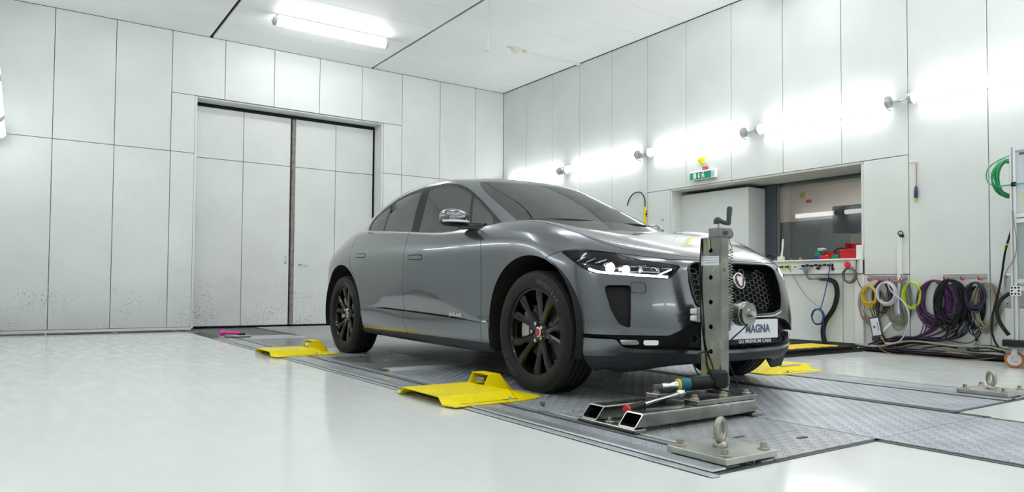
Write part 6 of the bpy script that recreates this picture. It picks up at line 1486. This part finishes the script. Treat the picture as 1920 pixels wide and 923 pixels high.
# cables sweeping from the coils to the floor bundle
g = random.Random(21)
owners = [o for o in bpy.data.objects if o.type == 'EMPTY' and o.get('category') == 'cable coil' and any(w in o['label'] for w in ('large purple', 'inside the thick', 'thick black cable coil in', 'navy blue', 'black lead loops'))]
for k in range(18):
    ow = owners[k % len(owners)]; m = [c for c in ow.children if c.name.startswith('loops')][0].data.materials[0]
    y0 = ow.location[1] + g.uniform(-.08, .10); z0 = g.uniform(.33, .46); yt = g.uniform(3.75, 4.05); xx = XR - .03 - .006 * (k % 9)
    MB().tube(smooth_path([(xx, y0, z0), (xx - .01, y0 + .06, z0 - .13 - .02 * (k % 4)), (xx - .01, (y0 + yt) / 2, .15 + .03 * g.random()), (xx, yt - .1, .10 + .02 * g.random()), (xx - .03, yt, .075)], 26), .0045 + .0015 * (k % 3), 6).build('tail', m, ow, 60)
for k in range(11):
    z = .022 + .009 * (k % 5); xx = XR - .06 - .011 * (k // 2); m = (M_cabk, M_cabk, M_cgrey, MATS['cable_charcoal'], M_cbeige)[k % 5]; ya = 4.25 - g.uniform(0, .35); yb = 2.55 - g.uniform(0, .2)
    pts = [(xx + g.uniform(-.02, .02), ya + (yb - ya) * q / 7, z + (.05 + .03 * g.random() if 1 < q < 6 and k % 3 == 0 else .0) + g.uniform(0, .014)) for q in range(8)]
    tag(MB().tube(smooth_path(pts, 44), .006 + .003 * (k % 2), 6).build('floor_cable', m, None, 60), 'cable lying along the foot of the wall under the coils', 'cable', 'cables along the foot of the wall')
tag(MB().tube(smooth_path([(XR - .10, 3.96, .09), (XR - .16, 3.86, .03), (XR - .22, 3.6, .008), (XR - .24, 3.3, .008), (XR - .2, 3.05, .008), (XR - .12, 2.9, .03), (XR - .06, 2.8, .06)], 40), .005, 6).build('brown_cable', mat('cable_brown', (.20, .12, .06), .5), None, 60), 'thin brown cable looping out over the floor below the coils', 'cable')
jb = tag(MB().box(XR - .10, XR - .06, 3.10, 3.19, .085, .125, .006).build('inline_plug', M_cgrey), 'grey inline connector in the floor cables', 'connector')
ht = thing('hanging_plug', 'grey plug hanging from a thin cord below the navy coil', 'plug', (XR - .03, 3.05, .1)); MB().tube([(XR - .035, 3.045, .40), (XR - .035, 3.055, .15)], .0045, 6).build('cord', M_cbeige, ht); MB().box(XR - .055, XR - .02, 3.035, 3.07, .075, .15, .006).build('plug', M_cgrey, ht); MB().box(XR - .05, XR - .025, 3.04, 3.06, .17, .205, .004).build('clip', M_black, ht)
h2 = thing('hanging_jack', 'black jack plug hanging under the thick black coil', 'plug', (XR - .04, 3.20, .22)); MB().tube(smooth_path([(XR - .06, 3.18, .42), (XR - .05, 3.19, .32), (XR - .05, 3.21, .24)], 12), .005, 6).build('cord', M_cabk, h2, 60); MB().lathe([(.006, 0), (.011, .01), (.012, .045), (.008, .06)], (XR - .05, 3.21, .245), (0, .25, -1), 10).build('jack', M_black, h2, 40)
# tablet hanging among the cables
tb_ = thing('tablet', 'tilted white tablet in a dark case hanging among the cables', 'tablet', (XR - .1, 3.95, .25)); Rt = rotx(-.20)
MB().box(-.010, .010, -.056, .056, -.105, .105, .006, Rt, (XR - .105, 3.955, .262)).build('case', mat('case_dark', (.045, .04, .05), .5), tb_); MB().box(-.0125, -.0095, -.043, .043, -.088, .088, .002, Rt, (XR - .105, 3.955, .262)).build('face', mat('tablet_white', (.72, .74, .78), .3), tb_)
c0 = np.array([XR - .1185, 3.955, .262])
for k in range(4): MB().box(-.0006, .0006, -.002, .002, -.016, .016, 0, Rt @ rotx(k * math.pi / 4), c0 + Rt @ np.array([0, .012, .0])).build('star_mark', M_blue, tb_)
for k in range(2): MB().box(-.0006, .0006, -.004, .003, -.05 + k * .045, -.01 + k * .045, 0, Rt, c0 + Rt @ np.array([0, -.026, .01])).build('print_line', M_blue, tb_)
MB().tube(smooth_path([(XR - .10, 3.93, .37), (XR - .10, 3.935, .44), (XR - .09, 3.925, .52), (XR - .08, 3.92, .62)], 12), .006, 6).build('strap', M_black, tb_, 60)
tag(MB().box(-.008, .008, -.012, .012, -.07, .07, .003, rotx(.75), (XR - .08, 3.86, .26)).build('white_bar', M_white), 'short white bar hanging tilted beside the tablet', 'bar'); tag(MB().box(XR - .11, XR - .06, 3.93, 4.0, .115, .165, .006, None).build('power_brick', mat('brick_navy', (.03, .03, .06), .5)), 'dark power brick below the tablet', 'power brick')
tag(MB().tube(smooth_path([(XR - .04, 4.04, .50), (XR - .05, 4.03, .3), (XR - .06, 4.02, .19), (XR - .08, 3.97, .165), (XR - .1, 3.90, .15), (XR - .11, 3.86, .09)], 24), .0035, 6).build('amber_lead', M_cyel, None, 60), 'thin amber lead running from the amber coil to the tablet', 'cable')
for k in range(3): tag(MB().tube(smooth_path([(XR - .04, 4.06 - k * .03, .48), (XR - .05, 4.0 - k * .02, .33), (XR - .06, 3.93 - k * .01, .20), (XR - .08, 3.86, .10)], 20), .005, 6).build('black_lead', M_cabk, None, 60), 'straight black lead slanting down beside the tablet', 'cable', 'black leads beside the tablet')
tag(MB().tube([(XR - .05, 3.73, .80), (XR - .09, 3.665, .70)], .006, 6).build('metal_rod', M_steel_d), 'thin metal rod stuck on the rail between coils', 'rod')
# black cable by the cart, wall boxes
wp = thing('wall_box', 'grey metal wall box with screws half behind the cart', 'wall box', (XR, 2.75, .5)); MB().box(XR - .03, XR, 2.60, 2.825, .50, .79, .004).build('plate', M_alu, wp)
for y, z in ((2.80, .765), (2.80, .525)): MB().lathe([(.008, 0), (.008, .004)], (XR - .03, y, z), (-1, 0, 0), 10).build('screw', M_steel_d, wp)
tag(MB().box(XR - .02, XR, 2.60, 2.825, .12, .485, .004).build('wall_cover', mat('cover_pale', (.66, .68, .68), .45)), 'pale metal cover on the wall below the grey wall box', 'cover')
# ================================================================ measuring cart at the edge of the picture
ct = thing('measuring_cart', 'aluminium profile cart with panels, on red brown castors at the picture edge', 'cart', (6.85, 2.25, 0))
M_prof = mat('aluminium_profile', (.70, .72, .72), .35, .55)
CX0, CX1, CY0, CY1, CZ0, CZ1 = 6.80, 7.30, 1.75, 2.555, .175, 1.845
P_ = .045
for x in (CX0, CX1 - P_):
    for y in (CY0, CY1 - P_):
        o = MB().box(x, x + P_, y, y + P_, CZ0, CZ1, .004).build('post', M_prof, ct)
        MB().box(x - .0008, x, y + P_ * .38, y + P_ * .62, CZ0 + .01, CZ1 - .01).build('slot', mat('slot_grey', (.30, .31, .32), .5, .4), o)
for z in (CZ0, .64, .70, 1.20, 1.245, CZ1 - P_):
    for x in (CX0, CX1 - P_): MB().box(x, x + P_, CY0 + P_, CY1 - P_, z, z + P_ * .8, .003).build('cross_bar', M_prof, ct)
    for y in (CY0, CY1 - P_): MB().box(CX0 + P_, CX1 - P_, y, y + P_, z, z + P_ * .8, .003).build('cross_bar', M_prof, ct)
pu = MB().box(CX0 + .015, CX0 + .02, CY0 + P_, CY1 - P_, 1.285, CZ1 - P_).build('front_panel', mat('panel_pale', (.55, .60, .64), .3), ct)
MB().box(CX0 + .012, CX0 + .015, CY1 - .13, CY1 - .07, 1.765, 1.785).build('panel_text', mat('panel_ink', (.12, .13, .15), .5), pu); MB().lathe([(.014, 0), (.014, .012), (.008, .016)], (CX0 + .015, CY1 - .12, 1.70), (-1, 0, 0), 12).build('red_button', M_red, pu)
for z in (1.36, 1.43): MB().box(CX0 + .012, CX0 + .015, CY1 - .12, CY1 - .08, z, z + .016).build('yellow_label', mat('label_yellow', (.8, .65, .05), .5), pu)
MB().box(CX0 + .02, CX0 + .025, CY0 + P_, CY1 - P_, .74, 1.20).build('front_panel', mat('panel_teal_grey', (.32, .38, .38), .25), ct)
MB().box(CX0 + .05, CX1 - .05, CY0 + .05, CY1 - .05, .70, .735, .004).build('shelf', M_steel_d, ct)
MB().box(CX0 - .02, CX1 + .02, CY0 - .02, CY1 + .02, .160, .178, .004).build('base_board', mat('base_ply', (.24, .21, .18), .6), ct)
MB().box(CX0 - .03, CX0 + .05, CY1 - .10, CY1 + .06, .178, .235, .006).build('corner_block', M_black, ct)
bx_ = MB().box(CX0 - .006, CX0, CY1 - .075, CY1 + .005, .60, .68, .002).build('corner_bracket', mat('bracket_white', (.75, .76, .75), .4), ct)
for dy in (0, .025, .05):
    for dz in (0, .025, .05):
        if dy == .025 and dz == .025: continue
        MB().lathe([(.008, 0), (.008, .003)], (CX0 - .006, CY1 - .06 + dy, .615 + dz), (-1, 0, 0), 8).build('hole', M_black, bx_)
for (x, y) in ((6.85, 2.555), (6.85, 1.80), (7.25, 2.50), (7.25, 1.80)):
    c = MB().lathe([(.030, -.022), (.066, -.022), (.070, -.018), (.070, .018), (.066, .022), (.030, .022)], (x, y, .070), (-.93, -.36, 0), 30).build('castor', mat('castor_brown', (.42, .13, .03), .45), ct, 40)
    MB().lathe([(.0005, -.026), (.018, -.026), (.050, -.0235), (.050, .0235), (.018, .026), (.0005, .026)], (x, y, .070), (-.93, -.36, 0), 26).build('wheel_hub', mat('hub_grey', (.62, .64, .63), .4), c, 40)
    R_ = rotz(math.atan2(-.36, -.93))
    for s_ in (-.034, .034): MB().box(-.003, .003, -.022, .022, -.02, .088, .002, R_, np.array((x, y, .072)) + R_ @ np.array([s_, 0, 0])).build('fork', M_galv, c)
    MB().cyl(np.array((x, y, .07)) + R_ @ np.array([-.042, 0, 0]), np.array((x, y, .07)) + R_ @ np.array([.042, 0, 0]), .010, n=10).build('axle', M_galv, c, 40)
MB().tube(smooth_path([(CX0 - .01, CY1 - .02, 1.30), (CX0 - .02, CY1 - .05, 1.10), (CX0 - .015, CY1 - .03, .9), (CX0 - .02, CY1 + .03, .78), (CX0 + .01, CY1 + .04, .68)], 20), .004, 6).build('grey_lead', M_cgrey, ct, 60)
MB().tube(smooth_path([(CX0 + .03, CY1 + .02, .62), (CX0 + .02, CY1 + .09, .55), (CX0 + .02, CY1 + .10, .40), (CX0 + .03, CY1 + .03, .27)], 20), .016, 8).build('power_cord', M_rubber, ct, 60)
MB().tube(smooth_path([(7.28, 2.57, 1.42), (7.31, 2.70, 1.30), (7.33, 2.745, 1.18), (7.33, 2.79, 1.007), (7.33, 2.82, .806), (7.33, 2.872, .541), (7.33, 2.909, .365), (7.33, 2.904, .24), (7.31, 2.83, .105), (7.26, 2.70, .045)], 46), .009, 8).build('drop_cable', M_cabk, ct, 60)
MB().tube(smooth_path([(7.33, 2.79, .99), (7.32, 2.785, 1.05), (7.32, 2.74, 1.055), (7.32, 2.73, 1.0)], 10), .006, 6).build('lime_tie', mat('tie_lime', (.55, .65, .05), .4), ct, 60)
# green cable coil on the far side of the cart
gc = thing('cable_coil', 'bright green cable coil hanging on the cart', 'cable coil', (6.86, 2.62, 1.6), None); g = random.Random(5); P = []
for k in range(9):
    ra, rb = .105 + g.uniform(-.018, .018), .155 + g.uniform(-.02, .012)
    for q in range(24):
        a = 2 * math.pi * q / 24; P.append((6.975 + (ra + .05) * math.cos(a), 2.615 + .02 * math.sin(k + a) - .12 * math.cos(a) * .35 + .01, 1.60 + rb * math.sin(a)))
M_cgr = mat('cable_green', (.0, .26, .08), .4)
MB().tube(P, .0075, 6).build('loops', M_cgr, gc, 60)
MB().tube(smooth_path([(6.80, 2.55, 1.765), (6.83, 2.66, 1.735), (6.86, 2.745, 1.66), (6.86, 2.735, 1.57), (6.83, 2.65, 1.525), (6.79, 2.55, 1.52), (6.785, 2.3, 1.515)], 34), .006, 6).build('tail', mat('cable_mint', (.08, .45, .22), .4), gc, 60)
MB().box(6.775, 6.80, 2.50, 2.535, 1.505, 1.54, .004).build('clip', M_black, gc)
